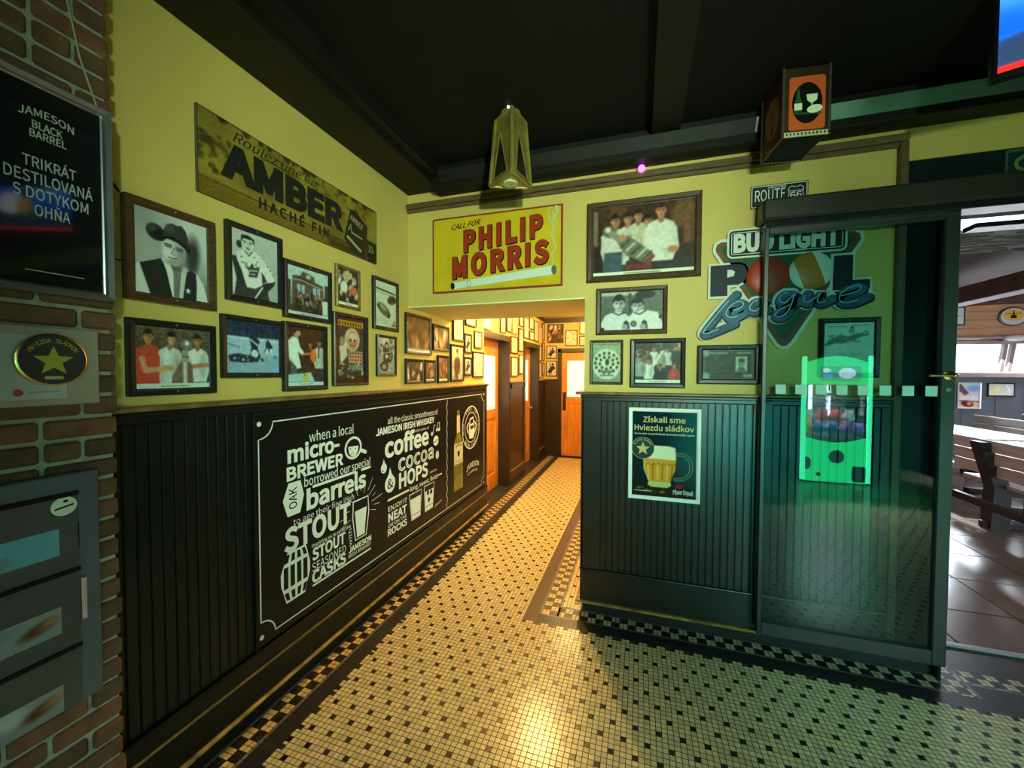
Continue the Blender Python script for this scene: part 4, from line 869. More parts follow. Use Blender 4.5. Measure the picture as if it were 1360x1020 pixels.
# ------------------------------------------------------------------ whiskey advertising board on the left wainscot
JC = (2.632, 0.843)
t = thing('advertising_board', 'long black advertising board with white whiskey lettering mounted on the dark wainscot', 'sign', (-1.588, JC[0], JC[1]), RZL)
b = MB(); b.box(1.288, 3.978, -.013, 0, .336, 1.352, 0, .002); sh(b, *JC).build('board', M_blackboard, t)
b = MB(); y = -.0136; wl_ = .006
x0, x1, z0, z1, nr = 1.309, 3.952, .372, 1.326, .072
def arc(cx, cz, r, a0, a1): return [(cx+r*math.cos(R(a0+(a1-a0)*i/10)), cz+r*math.sin(R(a0+(a1-a0)*i/10))) for i in range(11)]
outl = arc(x0, z0, nr, 90, 0)+arc(x1, z0, nr, 180, 90)+arc(x1, z1, nr, 270, 180)+arc(x0, z1, nr, 360, 270)
b.stroke(outl+[outl[0]], wl_, y, cap=False)
for cx, cz in ((x0+.004, z0+.004), (x1-.004, z0+.004), (x1-.004, z1-.004), (x0+.004, z1-.004)): b.ellipse(cx, cz, .011, .011, y)
b.stroke([(3.092+.008*math.sin(k*.55), 1.318-k*.0082) for k in range(115)], .006, y, cap=False)
sh(b, *JC).build('border_line', M_white, t)
b = MB()
JT = [('when a local', 1.589, 1.916, 1.198, .050, .005), ('micro-', 1.458, 1.800, 1.120, .075, .065), ('BREWER', 1.452, 1.829, 1.036, .060, .065), ('borrowed our special', 1.555, 2.065, .981, .044, .012), ('barrels', 1.568, 2.021, .862, .092, .065),
 ('to age their fine irish', 1.487, 1.914, .812, .030, .0), ('STOUT', 1.434, 1.883, .699, .105, .065), ('inspiring us to re-fill the', 1.599, 1.885, .657, .018, .02), ('STOUT', 1.600, 1.840, .589, .058, .065), ('SEASONED', 1.599, 1.844, .532, .042, .0), ('CASKS', 1.598, 1.843, .473, .056, .065),
 ('JAMESON', 1.866, 2.068, .512, .030, .065), ('IRISH WHISKEY', 1.865, 2.065, .482, .022, .01),
 ('all the classic smoothness of', 2.245, 2.925, 1.209, .040, .005), ('JAMESON IRISH WHISKEY', 2.120, 2.871, 1.149, .042, .065), ('with notes of', 2.577, 2.783, 1.108, .018, .0), ('coffee', 2.211, 2.779, .992, .122, .065), ('HOPS', 2.370, 2.765, .746, .100, .065), ('and a', 2.797, 2.903, .748, .020, .0),
 ('long, sweet, finish', 2.511, 2.927, .685, .033, .02), ('ENJOY IT', 2.245, 2.468, .625, .032, .02), ('NEAT', 2.245, 2.465, .554, .054, .065), ('OR ON THE', 2.244, 2.464, .517, .022, .02), ('ROCKS', 2.239, 2.467, .463, .042, .065)]
for s_, a0, a1, zb, cap, bo in JT: text(b, s_, a0, a1, zb, cap, y, 0, bo)
text(b, 'cocoa', 2.362, 2.856, .867, .11, y, 0, .0, outline=.010)
text(b, 'cheers.', 2.872, 2.998, .452, .02, y, 0, 0, shear=.3, slope=.02); text(b, 'with', 1.893, 1.893+.1, .548, .026, y, 0, 0, rot=R(90))
text(b, 'JAMESON', 3.494, 3.808, .590, .05, y, 0, .02, arc=.024); text(b, 'CARRIG', 3.53, 3.77, .548, .024, y, 0, .0, arc=.012)
arc_text(b, 'TAKE IN', 3.612, 1.012, .168, 135, 45, .032, y); arc_text(b, 'WITH CASKS', 3.612, 1.012, .168, 222, 318, .032, y)
for k in range(6): b.ellipse(3.612+.188*math.cos(R(15-k*6)), 1.012+.188*math.sin(R(15-k*6)), .006, .006, y); b.ellipse(3.612-.188*math.cos(R(15-k*6)), 1.012+.188*math.sin(R(15-k*6)), .006, .006, y)
sh(b, *JC).build('lettering', M_white, t)
b = MB(); K = M_blackboard
b.stroke([(1.613, .968), (1.925, .968)], .014, y); b.stroke([(1.985, .968), (2.06, .968)], .014, y); b.stroke([(1.605, .460), (2.06, .460)], .010, y); b.stroke([(2.245, .702), (2.49, .702)], .014, y); b.stroke([(2.94, .702), (2.995, .702)], .010, y)
b.flat([(1.462, 1.022), (1.532, 1.022), (1.552, .945), (1.528, .864), (1.455, .864), (1.429, .945)], y)
text(b, 'OAK', 1.508, 1.61, .895, .044, y-.0006, 1, .02, rot=R(90))
b.ring(1.912, 1.112, .072, .066, .014, y); b.flat([(1.868, 1.125), (1.955, 1.118), (1.948, 1.085), (1.93, 1.064), (1.90, 1.062), (1.876, 1.085)], y-.0004); b.stroke([(1.982, 1.085), (2.02, 1.068)], .022, y)
for q in ((1.888, 1.11), (1.93, 1.105), (1.908, 1.088), (1.898, 1.078)): b.ellipse(q[0], q[1], .004, .004, y-.0008, 1)
b.stroke([(1.908, .795), (2.04, .795), (2.046, .70), (2.02, .565), (1.924, .565), (1.902, .70), (1.908, .795)], .008, y); b.flat([(1.920, .735), (2.026, .735), (2.006, .60), (2.008, .577), (1.936, .577), (1.936, .60)], y-.0004)
for k in range(15):
    a = R(-22+k*224/14); r0 = .10+.02*(k % 2); r1 = .15+.03*(k % 3); b.stroke([(1.975+r0*math.cos(a), .735+r0*math.sin(a)*.9), (1.975+r1*math.cos(a), .735+r1*math.sin(a)*.9)], .003, y, cap=False)
b.flat([(1.452, .694), (1.560, .694), (1.586, .60), (1.585, .55), (1.552, .455), (1.444, .455), (1.414, .55), (1.413, .60)], y)
for k in range(4):
    u = k/4; xa = lambda tt: 1.424+(1.576-1.424)*tt
    b.flat([(xa(u+.03), .628), (xa(u+.2), .628), (xa(u+.2), .525), (xa(u+.03), .525)], y-.0005, 1)
    for za, zb, s0, s1 in ((.646, .684, 1.0, .78), (.505, .466, 1.0, .78)):
        c = 1.5; e = lambda tt, s: c+(xa(tt)-c)*s
        b.flat([(e(u+.05, s0), za), (e(u+.2, s0), za), (e(u+.2, s1), zb), (e(u+.05, s1), zb)], y-.0005, 1)
b.stroke([(2.50, .660), (2.668, .660), (2.648, .466), (2.53, .466), (2.50, .660)], .007, y); b.flat([(2.512, .622), (2.656, .622), (2.645, .47), (2.534, .47)], y-.0004); b.stroke([(2.53, .50), (2.648, .50)], .005, y-.0008, 1, cap=False)
b.stroke([(2.708, .666), (2.866, .666), (2.838, .466), (2.722, .466), (2.708, .666)], .007, y); b.flat([(2.718, .622), (2.854, .622), (2.836, .47), (2.726, .47)], y-.0004); b.stroke([(2.724, .50), (2.838, .50)], .005, y-.0008, 1, cap=False)
for cx, cz in ((2.765, .605), (2.815, .60), (2.78, .545)): b.flat([(cx-.022, cz), (cx, cz-.026), (cx+.022, cz), (cx, cz+.026)], y-.0008, 1)
def drop(cx, cz, r, hh): return [(cx+r*math.cos(R(a)), cz+r*math.sin(R(a))) for a in range(-210, 31, 15)]+[(cx+.3*r, cz+hh*.6), (cx, cz+hh), (cx-.3*r, cz+hh*.6)]
b.flat(drop(2.2, .926, .032, .06), y); b.flat(drop(2.268, .808, .058, .108), y); text(b, '&', 2.236, 2.302, .778, .062, y-.0006, 1, .02); b.stroke(arc(2.2, .926, .021, 190, 270), .005, y-.0006, 1)
b.stroke([(2.828, 1.062), (2.852, 1.062), (2.862, 1.125), (2.885, 1.12)], .006, y); b.ellipse(2.832, 1.060, .018, .015, y)
b.stroke([(2.922, 1.082), (2.926, 1.136), (2.958, 1.138), (2.96, 1.082)], .007, y); b.ellipse(2.913, 1.082, .016, .014, y); b.ellipse(2.95, 1.080, .016, .014, y)
b.ellipse(2.897, .995, .044, .040, y); b.stroke([(2.858, .99), (2.885, .985), (2.905, 1.0), (2.938, .996)], .007, y-.0006, 1); b.ellipse(2.92, .874, .026, .034, y); b.stroke([(2.925, .905), (2.916, .875), (2.922, .845)], .005, y-.0006, 1)
b.ring(3.612, 1.012, .212, .212, .010, y); b.ring(3.612, 1.012, .150, .150, .007, y)
b.flat([(3.575, 1.10), (3.665, 1.115), (3.70, .95), (3.66, .90), (3.57, .905), (3.555, .95)], y); b.flat([(3.585, 1.085), (3.655, 1.095), (3.672, 1.0), (3.592, .99)], y-.0005, 1); b.stroke([(3.60, 1.035), (3.655, 1.04)], .02, y-.0009)
b.stroke([(3.55, 1.06), (3.51, 1.02), (3.535, .97)], .018, y); b.stroke([(3.695, 1.06), (3.74, 1.02), (3.705, .96)], .018, y)
sh(b, *JC).build('printed_drawing', [M_white, K], t)
b = MB()                                               # printed bottle
b.flat([(3.293, 1.205), (3.345, 1.205), (3.352, 1.0), (3.372, .965), (3.412, .92), (3.420, .89), (3.420, .475), (3.228, .475), (3.226, .89), (3.235, .92), (3.272, .965), (3.288, 1.0)], y)
b.flat([(3.288, 1.16), (3.350, 1.16), (3.354, 1.0), (3.286, 1.0)], y-.0004, 1); b.flat([(3.234, .905), (3.414, .905), (3.414, .715), (3.234, .715)], y-.0004, 1)
text(b, 'JAMESON', 3.25, 3.40, .862, .028, y-.0008, 2, .02, arc=.012); b.flat([(3.30, .83), (3.35, .83), (3.345, .79), (3.325, .775), (3.305, .79)], y-.0008, 2); b.stroke([(3.25, .74), (3.40, .74)], .004, y-.0008, 2)
for k in range(3): b.flat([(3.230, .69-k*.03), (3.418, .69-k*.03), (3.418, .675-k*.03), (3.230, .675-k*.03)], y-.0004, 3)
sh(b, *JC).build('printed_bottle', [mat('bottle_green_print', (0.16, 0.15, 0.03), .4, var=.4, vscale=9), mat('label_cream_print', (0.62, 0.56, 0.36), .5), M_blackboard, mat('olive_stripe_print', (0.10, 0.08, 0.03), .4)], t)

# ------------------------------------------------------------------ painted tin sign AMBER
AC = (1.638, 2.402)
t = thing('tin_sign', 'long weathered olive tin sign with big dark letters AMBER above the framed pictures', 'sign', (-1.617, AC[0], AC[1]), RZL)
p = P(150, 50, (150, 132, 44), (128, 106, 38)); p.blobs(60, 0, 0, 1, 1, [(120, 104, 40), (160, 140, 52), (104, 84, 34)], .02, .09, 4, 6, .6, .5)
p.rect(0, .83, 1, 1, (116, 88, 30), 2, .8); p.line([(0, .80), (.35, .81), (.7, .83), (1, .86)], .006, (50, 40, 20), 1); p.blobs(26, 0, 0, 1, .06, [(50, 40, 20)], .006, .02, 6, 1); p.blobs(36, 0, .25, .12, .7, [(60, 52, 24), (84, 72, 30)], .004, .018, 7, 1); p.blobs(50, .3, .1, .9, .45, [(84, 66, 28), (64, 50, 22)], .004, .016, 17, 1.5, .6, .7)
p.rect(0, 0, .006, 1, (40, 34, 18), 1); p.rect(.994, 0, 1, 1, (30, 26, 16), 1); p.line([(0, .01), (1, .01)], .008, (46, 38, 18), 1); p.noise(18, 3)
p.rect(.62, .86, .85, 1, (40, 30, 16), 5, .6); p.rect(.91, .62, 1, 1, (34, 32, 16), 2)
b = MB(); b.box(-.542, .542, -.012, 0, -.1655, .1655, 0, .002); b.build('tin_plate', mat('rusty_tin', (.08, .06, .025), .6), t)
print_mesh('printed_face', p, -.541, .541, -.1645, .1645, -.0125, M_matte, t)
b = MB(); y = -.0132
text(b, 'AMBER', -.455, .245, -.052, .125, y, 0, .11); text(b, '.', .262, .282, -.052, .12, y, 0, .03); text(b, 'HACHÉ FIN', -.285, .13, -.128, .044, y, 0, .07, spacing=1.15); text(b, 'Roulez une Cig', -.40, .07, .098, .042, y, 0, .0, shear=.35); b.stroke([(-.28, .093), (-.2, .096), (-.1, .092)], .004, y, 0)
b.build('lettering', mat('worn_black_paint', (0.012, 0.012, 0.010), .5), t)
b = MB()
pk = [(.245, -.09), (.30, .09), (.345, .098), (.452, .035), (.435, -.165), (.33, -.155)]
b.flat(pk, y); b.flat([(.345, .098), (.452, .035), (.435, -.165), (.42, -.165), (.42, .0)], y-.0004, 1)
text(b, 'AMBER', .292, .405, .035, .032, y-.0008, 2, .02, rot=R(-18)); b.stroke([(.285, -.03), (.30, .005), (.31, -.04), (.40, -.05)], .009, y-.0008, 2); b.stroke([(.275, -.075), (.385, -.125)], .018, y-.0008, 2); text(b, '10', .458, .498, -.108, .042, y-.0004, 2, .02); text(b, '¢', .503, .515, -.108, .026, y-.0004, 2, .0)
b.build('printed_pack', [mat('pack_brown_print', (.020, .013, .008), .5), mat('pack_red_print', (.05, .012, .006), .5), mat('pack_cream_print', (.36, .33, .16), .5)], t)

# ------------------------------------------------------------------ yellow cigarette sign on the header
PC = (-0.9455, 2.3725)
t = thing('tin_sign', 'yellow red bordered tin sign with large red words over the corridor opening', 'sign', (PC[0], 2.567, PC[1]))
b = MB(); b.box(-.467, .467, -.014, 0, -.2615, .2615, 0, .003); b.build('red_border', mat('sign_red_border', (.26, .035, .012), .4), t)
b = MB(); b.flat([(-.455, -.249), (.455, -.249), (.455, .249), (-.455, .249)], -.0144); b.build('yellow_face', mat('sign_yellow', (.62, .43, .015), .3, var=.12, vscale=5), t)
b = MB(); y = -.0150; red, blk, whi = 0, 1, 2; PHX = (-.228, .335, .018, .132, .056); MOX = (-.315, .375, -.160, .132, .064)
for d, mi in ((.006, blk), (0, red)):
    yy = y-.0004*(1-(1 if mi else 0)); bo = .125 if mi == blk else .105
    text(b, 'PHILIP', PHX[0]+d, PHX[1]+d, PHX[2]-d, PHX[3], yy, mi, bo, spacing=1.12, slope=PHX[4]); text(b, 'MORRIS', MOX[0]+d, MOX[1]+d, MOX[2]-d, MOX[3], yy, mi, bo, spacing=1.12, slope=MOX[4])
text(b, 'CALL FOR', -.316, -.098, .170, .034, y, blk, .035, shear=.35, slope=.020)
b.flat([(-.302, -.240), (.405, -.186), (.406, -.128), (-.304, -.194)], y-.0016, whi); b.ellipse(-.308, -.218, .016, .024, y-.0020, blk, rot=.1); b.ellipse(.412, -.157, .017, .030, y-.0020, 3, rot=.1); b.ring(-.185, -.207, .016, .024, .003, y-.0020, 3)
b.stroke(smooth([(.404, -.115), (.400, -.05), (.424, -.02), (.40, .05), (.399, .081), (.42, .128), (.40, .22)]), .010, y, 4); b.stroke([(.39, .06), (.405, .12), (.37, .2), (.38, .245)], .010, y-.0002, 4); b.stroke([(.405, .16), (.43, .21), (.425, .245)], .02, y-.0004, 4)
b.build('lettering', [mat('sign_red', (.34, .030, .010), .35), M_blackboard, mat('sign_white', (.62, .70, .60), .35), mat('sign_grey', (.10, .11, .10), .4), mat('sign_pale_smoke', (.50, .52, .25), .4)], t)

# ------------------------------------------------------------------ licence plate
NC = (0.718, 2.5325)
t = thing('licence_plate', 'black licence plate reading ROUTE 66 with white border over the pool league sign', 'licence plate', (NC[0], 2.567, NC[1]))
b = MB(); b.prism(rrect(-.137, .137, -.0625, .0625, .008), 0, -.006); b.build('plate', mat('plate_black', (.013, .013, .012), .35), t)
b = MB(); y = -.0066
o = rrect(-.131, .131, -.0565, .0565, .006); b.stroke(o+[o[0]], .004, y, cap=False)
text(b, 'ROUTE', -.115, .03, -.024, .060, y, 0, .0); text(b, 'ARIZONA', -.055, .035, .040, .012, y, 0, .02); text(b, 'GRAND CANYON STATE', -.085, .075, -.046, .009, y, 0, .01)
shd = [(.045, .030), (.060, .040), (.080, .034), (.100, .040), (.115, .030), (.112, .0), (.118, -.02), (.10, -.036), (.08, -.040), (.06, -.036), (.042, -.02), (.048, .0), (.045, .030)]
b.stroke(shd, .003, y); b.stroke([(.046, .014), (.114, .014)], .003, y); text(b, '66', .053, .107, -.026, .034, y, 0, .015)
b.build('lettering', M_white, t)

# ------------------------------------------------------------------ pool league beer sign
BC = (0.748, 2.02)
t = thing('beer_sign', 'triangular beer sign with pool balls and blue script, partly behind the glass door', 'sign', (BC[0], 2.567, BC[1]))
def off(pts, d):
    n = len(pts); out = []; a = sum(pts[i][0]*pts[(i+1) % n][1]-pts[(i+1) % n][0]*pts[i][1] for i in range(n)); sg = 1 if a > 0 else -1
    for i in range(n):
        p0, p1, p2 = Vector(pts[i-1]), Vector(pts[i]), Vector(pts[(i+1) % n]); e1 = (p1-p0).normalized(); e2 = (p2-p1).normalized()
        n1 = Vector((e1.y, -e1.x))*sg; n2 = Vector((e2.y, -e2.x))*sg; m = (n1+n2); m = m/max(.35, m.length_squared)*2 if m.length > 1e-4 else n1
        out.append((p1.x+m.x*d*.5*2/1 if False else p1.x+m.x*d, p1.y+m.y*d))
    return out
tri = [(.408, 2.262), (.414, 2.285), (.436, 2.298), (1.062, 2.298), (1.086, 2.284), (1.092, 2.255), (.786, 1.722), (.766, 1.703), (.745, 1.702), (.726, 1.716), (.41, 2.245)]
ban = rrect(.478, 1.020, 2.212, 2.352, .018)
Pp = [(.384, 2.166), (.53, 2.166), (.553, 2.155), (.566, 2.126), (.564, 2.09), (.55, 2.066), (.524, 2.052), (.47, 2.052), (.47, 1.992), (.384, 1.992)]
Lp = [(.975, 2.174), (1.056, 2.174), (1.056, 2.042), (1.131, 2.042), (1.131, 1.994), (.972, 1.994)]
LS = [[(.516, 1.999), (.446, 1.914), (.375, 1.819), (.352, 1.779), (.372, 1.775), (.416, 1.791), (.511, 1.833)], [(.466, 1.896), (.533, 1.910), (.555, 1.935), (.53, 1.950), (.49, 1.925), (.468, 1.89), (.478, 1.866), (.515, 1.864), (.572, 1.90)],
 [(.640, 1.949), (.61, 1.948), (.588, 1.922), (.590, 1.900), (.618, 1.894), (.645, 1.92), (.655, 1.948), (.65, 1.915), (.675, 1.903)], [(.789, 1.983), (.75, 1.982), (.728, 1.955), (.735, 1.936), (.760, 1.934), (.79, 1.965), (.800, 1.982), (.782, 1.91), (.755, 1.866), (.725, 1.856), (.708, 1.866), (.73, 1.893), (.77, 1.915), (.831, 1.947)],
 [(.859, 1.982), (.842, 1.952), (.846, 1.932), (.865, 1.931), (.895, 1.95), (.917, 1.975), (.904, 1.94), (.912, 1.925), (.935, 1.928), (.968, 1.95)], [(.971, 1.948), (1.04, 1.962), (1.085, 1.98), (1.097, 1.995), (1.075, 2.004), (1.035, 1.99), (1.005, 1.958), (1.005, 1.93), (1.03, 1.918), (1.075, 1.926), (1.126, 1.950)]]
LS = [smooth(q) for q in LS]
iv = mat('sign_ivory', (.66, .70, .58), .6, spec=.3); tan = mat('sign_rack_brown', (.17, .065, .035), .6, spec=.3); grn = mat('sign_felt_green', (.010, .075, .035), .6, spec=.3); nav = mat('sign_navy', (.005, .009, .026), .55, spec=.3); blu = mat('sign_blue', (.022, .10, .18), .55, spec=.3, var=.6, vscale=9); red_ = mat('sign_ball_red', (.38, .040, .018), .4, spec=.3); org = mat('sign_ball_orange', (.50, .17, .025), .4, spec=.3)
b = MB(); b.prism(off(tri, .016), 0, -.014); b.prism(off(ban, .012), -.001, -.0165)
b.prism(off(Pp, .013), -.001, -.0150); b.prism(off(Lp, .013), -.001, -.0152)
for i, s_ in enumerate(LS): b.stroke(s_, .068, -.0172-.00006*i)
b.ellipse(.41, 1.85, .02, .03, -.0171)
sh(b, *BC).build('ivory_backing', iv, t)
b = MB(); b.flat(tri, -.0146); b.flat(off(tri, -.026), -.0150, 1); sh(b, *BC).build('rack', [tan, grn], t)
b = MB(); b.flat(off(ban, .002), -.0171, 1); b.flat(off(ban, -.006), -.0174, 0); o = off(ban, -.010); b.stroke(o+[o[0]], .004, -.0177, 2, cap=False); text(b, 'BUD LIGHT', .498, 1.0, 2.238, .090, -.0180, 2, .10); text(b, 'BEER', .80, .85, 2.219, .010, -.0180, 2, .01); sh(b, *BC).build('name_banner', [nav, nav, iv], t)
b = MB(); b.sphere((.671, -.012, 2.09), .106, 40, 0, (1, .2, 1), 24); sh(b, *BC).build('pool_ball', red_, t, True)
b = MB(); b.sphere((.873, -.012, 2.106), .103, 120, 0, (1, .2, 1), 60); sh(b, *BC); o = b.build('pool_ball', [iv, org], t, True)
for q in o.data.polygons:
    c = q.center; u = (c.x-(.873-BC[0]))*.94+(c.z-(2.106-BC[1]))*.34
    if -.062 < u < .036: q.material_index = 1
b = MB(); b.prism(Lp, -.0153, -.024); sh(b, *BC).build('block_letter', [nav, iv], t)
b = MB(); b.prism(Pp, -.0153, -.024); b.flat([(.468, 2.137), (.468, 2.094), (.50, 2.10), (.506, 2.125), (.49, 2.136)], -.0243, 1); sh(b, *BC).build('block_letter', [nav, iv], t)
b = MB()
for i, s_ in enumerate(LS):
    b.stroke([(q[0]+.004, q[1]-.006) for q in s_], .050, -.0250-.00005*i, 1); b.stroke(s_, .040, -.0258-.00005*i, 0); b.stroke([(q[0]-.003, q[1]+.007) for q in s_[4:-6]], .005, -.0264-.00005*i, 2)
sh(b, *BC).build('script_lettering', [blu, nav, mat('sign_pale_blue', (.25, .45, .5), .5)], t)

# ------------------------------------------------------------------ beer poster in a white snap frame
EC = (0.143, 1.0635)
t = thing('poster', 'teal beer mug poster in a white frame on the dark partition panelling', 'poster', (EC[0], 2.546, EC[1]))
frame_mb(.404, .556, .022, .016).build('frame', mat('white_snap_frame', (.84, .88, .86), .35), t)
p = P(110, 154, (8, 40, 50), (8, 26, 34)); p.ell(.95, .45, .3, .4, (10, 84, 84), 0, 40, .8); p.ell(.5, .98, .6, .1, (40, 36, 20), 0, 16, .8); p.blobs(14, .05, .82, .5, .95, [(96, 80, 30), (60, 50, 20), (150, 130, 60)], .01, .04, 3, 3, .6)
p.line(smooth([(.70, .49), (.83, .5), (.91, .58), (.9, .7), (.8, .77), (.68, .78)], 5), .05, (110, 150, 140), 2); p.line(smooth([(.70, .49), (.83, .5), (.91, .58), (.9, .7), (.8, .77), (.68, .78)], 5), .025, (14, 50, 54), 2)
p.poly([(.19, .54), (.69, .54), (.68, .68), (.62, .78), (.6, .84), (.28, .84), (.26, .78), (.2, .68)], (206, 150, 50), 2); p.poly([(.2, .43), (.3, .4), (.58, .4), (.68, .42), (.69, .56), (.19, .55)], (216, 220, 190), 2)
for k in range(6): p.line([(.26+k*.075, .62), (.27+k*.07, .79)], .022, (150, 96, 20) if k % 2 else (236, 190, 90), 2, .8); p.line([(.235+k*.08, .625), (.265+k*.08, .605), (.29+k*.08, .625)], .012, (120, 76, 16), 1.2, .8)
p.poly([(.27, .82), (.61, .82), (.62, .86), (.56, .885), (.32, .885), (.26, .86)], (190, 196, 130), 2); p.line([(.195, .56), (.2, .68), (.27, .8)], .02, (206, 206, 130), 2, .8)
p.ell(.74, .86, .06, .025, (150, 30, 36), 0, 2)
print_mesh('print', p, -.181, .181, -.257, .257, -.0085, print_mat('poster_gloss_print', .16), t)
b = MB(); y = -.0092
text(b, 'Získali sme', -.118, .118, .192, .032, y, 0, .03); text(b, 'Hviezdu sládkov', -.168, .165, .142, .032, y, 0, .03); text(b, 'Ocenenie za perfektnú starostlivosť o pivo', -.168, .168, .117, .010, y, 1, .01)
b.ellipse(-.118, .034, .066, .066, y, 2); b.ring(-.118, .034, .066, .066, .002, y-.0003, 0); b.flat(star(-.118, .030, .042), y-.0003, 0); arc_text(b, 'HVIEZDA SLÁDKOV', -.118, .034, .047, 160, 20, .010, y-.0003, 0, .01)
text(b, 'Pilsner Urquell', .055, .165, -.235, .026, y, 1, .03, arc=.004); b.stroke([(-.165, -.226), (-.07, -.226)], .003, y, 1)
b.build('lettering', [mat('gold_print', (.55, .46, .16), .4), mat('pale_print', (.66, .74, .70), .4), mat('badge_dark_print', (.004, .030, .036), .3)], t)

# ------------------------------------------------------------------ black whiskey poster on the brick pier
HC = (0.385, 2.027)
t = thing('poster', 'black whiskey poster in an aluminium frame high on the brick pier', 'poster', (-1.498, HC[0], HC[1]), RZL)
frame_mb(.77, .547, .022, .030).build('frame', M_steel, t)
b = MB(); b.box(-.366, .366, -.014, -.002, -.254, .254); b.build('print', mat('glossy_black_poster', (.011, .011, .012), .05, spec=.6), t)
b = MB(); y = -.0146
for s_, y0, y1, zb, cap, bo, ar in (('JAMESON', .589, .693, 2.196, .019, .03, .010), ('BLACK', .613, .670, 2.173, .019, .035, 0), ('BARREL', .608, .677, 2.149, .019, .035, 0), ('TRIKRÁT', .594, .695, 2.073, .026, .02, 0), ('DESTILOVANÁ', .562, .729, 2.032, .028, .02, 0), ('S DOTYKOM', .576, .719, 1.992, .028, .02, 0), ('OHŇA', .613, .681, 1.951, .028, .02, 0)):
    text(b, s_, y0-HC[0], y1-HC[0], zb-HC[1], cap, y, 0, bo, arc=ar)
b.stroke([(.594-HC[0], 1.809-HC[1]), (.706-HC[0], 1.809-HC[1])], .002, y)
b.build('lettering', mat('grey_print', (.40, .43, .42), .4), t)

# ------------------------------------------------------------------ award plate with round badge
t = thing('award_plate', 'grey metal plate with a round dark green star badge on the brick pier', 'plaque', (-1.497, .53, 1.563), RZL)
b = MB(); b.box(-.206, .206, -.010, 0, -.104, .104, 0, .003); b.build('plate', mat('satin_metal_plate', (.34, .33, .27), .4, metal=.3), t)
b = MB(); b.box(-.19, .135, -.013, -.010, -.086, .080); b.build('paper_card', mat('pale_card', (.40, .43, .48), .5), t)
b = MB(); b.lathe([(.062, .010), (.068, .016), (.068, .030), (.062, .033)], (.102, 0, .017), 'y', 40); b.build('badge_rim', M_brass, t, True)
b = MB(); y = -.0336; b.ellipse(.102, .017, .064, .064, y, 0); b.flat(star(.102, .013, .040), y-.0006, 1); arc_text(b, 'HVIEZDA SLÁDKOV', .102, .017, .045, 155, 25, .010, y-.0006, 1); b.flat(rrect(.084, .120, -.034, -.026, .003), y-.0006, 2)
b.build('badge_face', [mat('badge_green', (.008, .026, .026), .25), mat('badge_gold', (.34, .36, .04), .35), mat('badge_cream', (.40, .40, .26), .4)], t)
b = MB(); b.ellipse(.045, -.068, .009, .009, -.0136, 0); b.stroke([(.064, -.068), (.118, -.066)], .004, -.0136, 1); b.build('card_print', [mat('red_print', (.36, .03, .03), .4), mat('faint_grey_print', (.25, .25, .27), .5)], t)

# ------------------------------------------------------------------ letter boxes
t = thing('letterbox_unit', 'grey steel letterbox unit with windowed doors low on the brick pier', 'letterbox', (-1.497, .35, .60), RZL)
MG = mat('grey_steel_paint', (.085, .105, .135), .38, metal=.2, var=.12, vscale=5); MG2 = mat('dark_grey_door_paint', (.062, .064, .070), .42, metal=.2, var=.12, vscale=5)
b = MB(); b.box(-.42, .369, -.028, 0, .03, .672, 0, .003); b.build('housing', MG, t)
M_env = print_mat('paper_through_window', .35)
for k, zs in enumerate((.624, .414, .202)):
    d = MB(); d.box(-.40, .322, -.034, -.028, max(.035, zs-.205), zs-.004, 0, .002); o = d.build('box_door', MG2, t)
    s = MB(); s.box(-.40, .323, -.0365, -.034, zs-.012, zs, 0, .002); s.build('mail_slot', M_blackboard, o)
    p = P(60, 20, (150, 156, 160), (120, 128, 134)); p.rect(.78, 0, 1, 1, (90, 150, 176) if k == 0 else (120, 130, 136), 4); p.blobs(10, .4, .2, .8, .9, [(170, 176, 178), (110, 120, 126)], .03, .1, k, 3)
    if k > 0: p.ell(.92, .5, .045, .24, (84, 52, 34), .5, 2); p.ell(.96, .4, .025, .16, (150, 110, 80), .3, 2)
    for q in range(8): p.line([(.1+q*.08, .3), (.1+q*.08, .7)], .008, (110, 112, 116), 1, .6)
    print_mesh('window', p, -.30, .282, zs-.164, zs-.092, -.0348, M_env, o)
    if k == 0:
        q = MB(); q.ellipse(.293, .589, .026, .025, -.0352, 0); q.stroke([(.276, .584), (.310, .590)], .005, -.0356, 1); q.ellipse(.296, .602, .005, .004, -.0356, 1); q.build('round_sticker', [mat('sticker_white', (.62, .68, .60), .5), M_blackboard], o)
        q = MB(); q.box(.3195, .3215, -.0355, -.034, .468, .537); q.build('hinge_gap', M_blackboard, o)
b = MB(); b.box(.325, .337, -.034, -.028, .26, .38, 0, .002); b.build('lock_plate', M_chrome, t)

# ------------------------------------------------------------------ cables by the pier
M_cab = mat('black_cable', (.01, .01, .01), .5); M_wire = mat('cream_wire', (.34, .34, .24), .5)
b = MB(); b.tube([(-1.492, .615, 2.95), (-1.490, .612, 2.80), (-1.491, .60, 2.66), (-1.494, .585, 2.60)], .007, 8); tag(b.build('power_cable', M_cab, None, True), 'black cable hanging down the top of the brick pier', 'cable')
b = MB(); b.tube([(-1.490, .664, 2.95), (-1.488, .672, 2.70), (-1.490, .69, 2.55), (-1.490, .712, 2.42), (-1.491, .752, 2.29)], .0022, 6); tag(b.build('thin_wire', M_wire, None, True), 'thin cream wire running down the brick pier to the black poster', 'wire')
b = MB(); b.tube([(-1.612, .80, 2.20), (-1.606, .83, 2.16), (-1.606, .856, 2.13)], .004, 8); b.tube([(-1.612, .80, 1.905), (-1.606, .84, 1.91), (-1.608, .862, 1.912)], .0025, 8); tag(b.build('black_lead', M_cab, None, True), 'short black lead beside the cowboy hat portrait', 'cable')

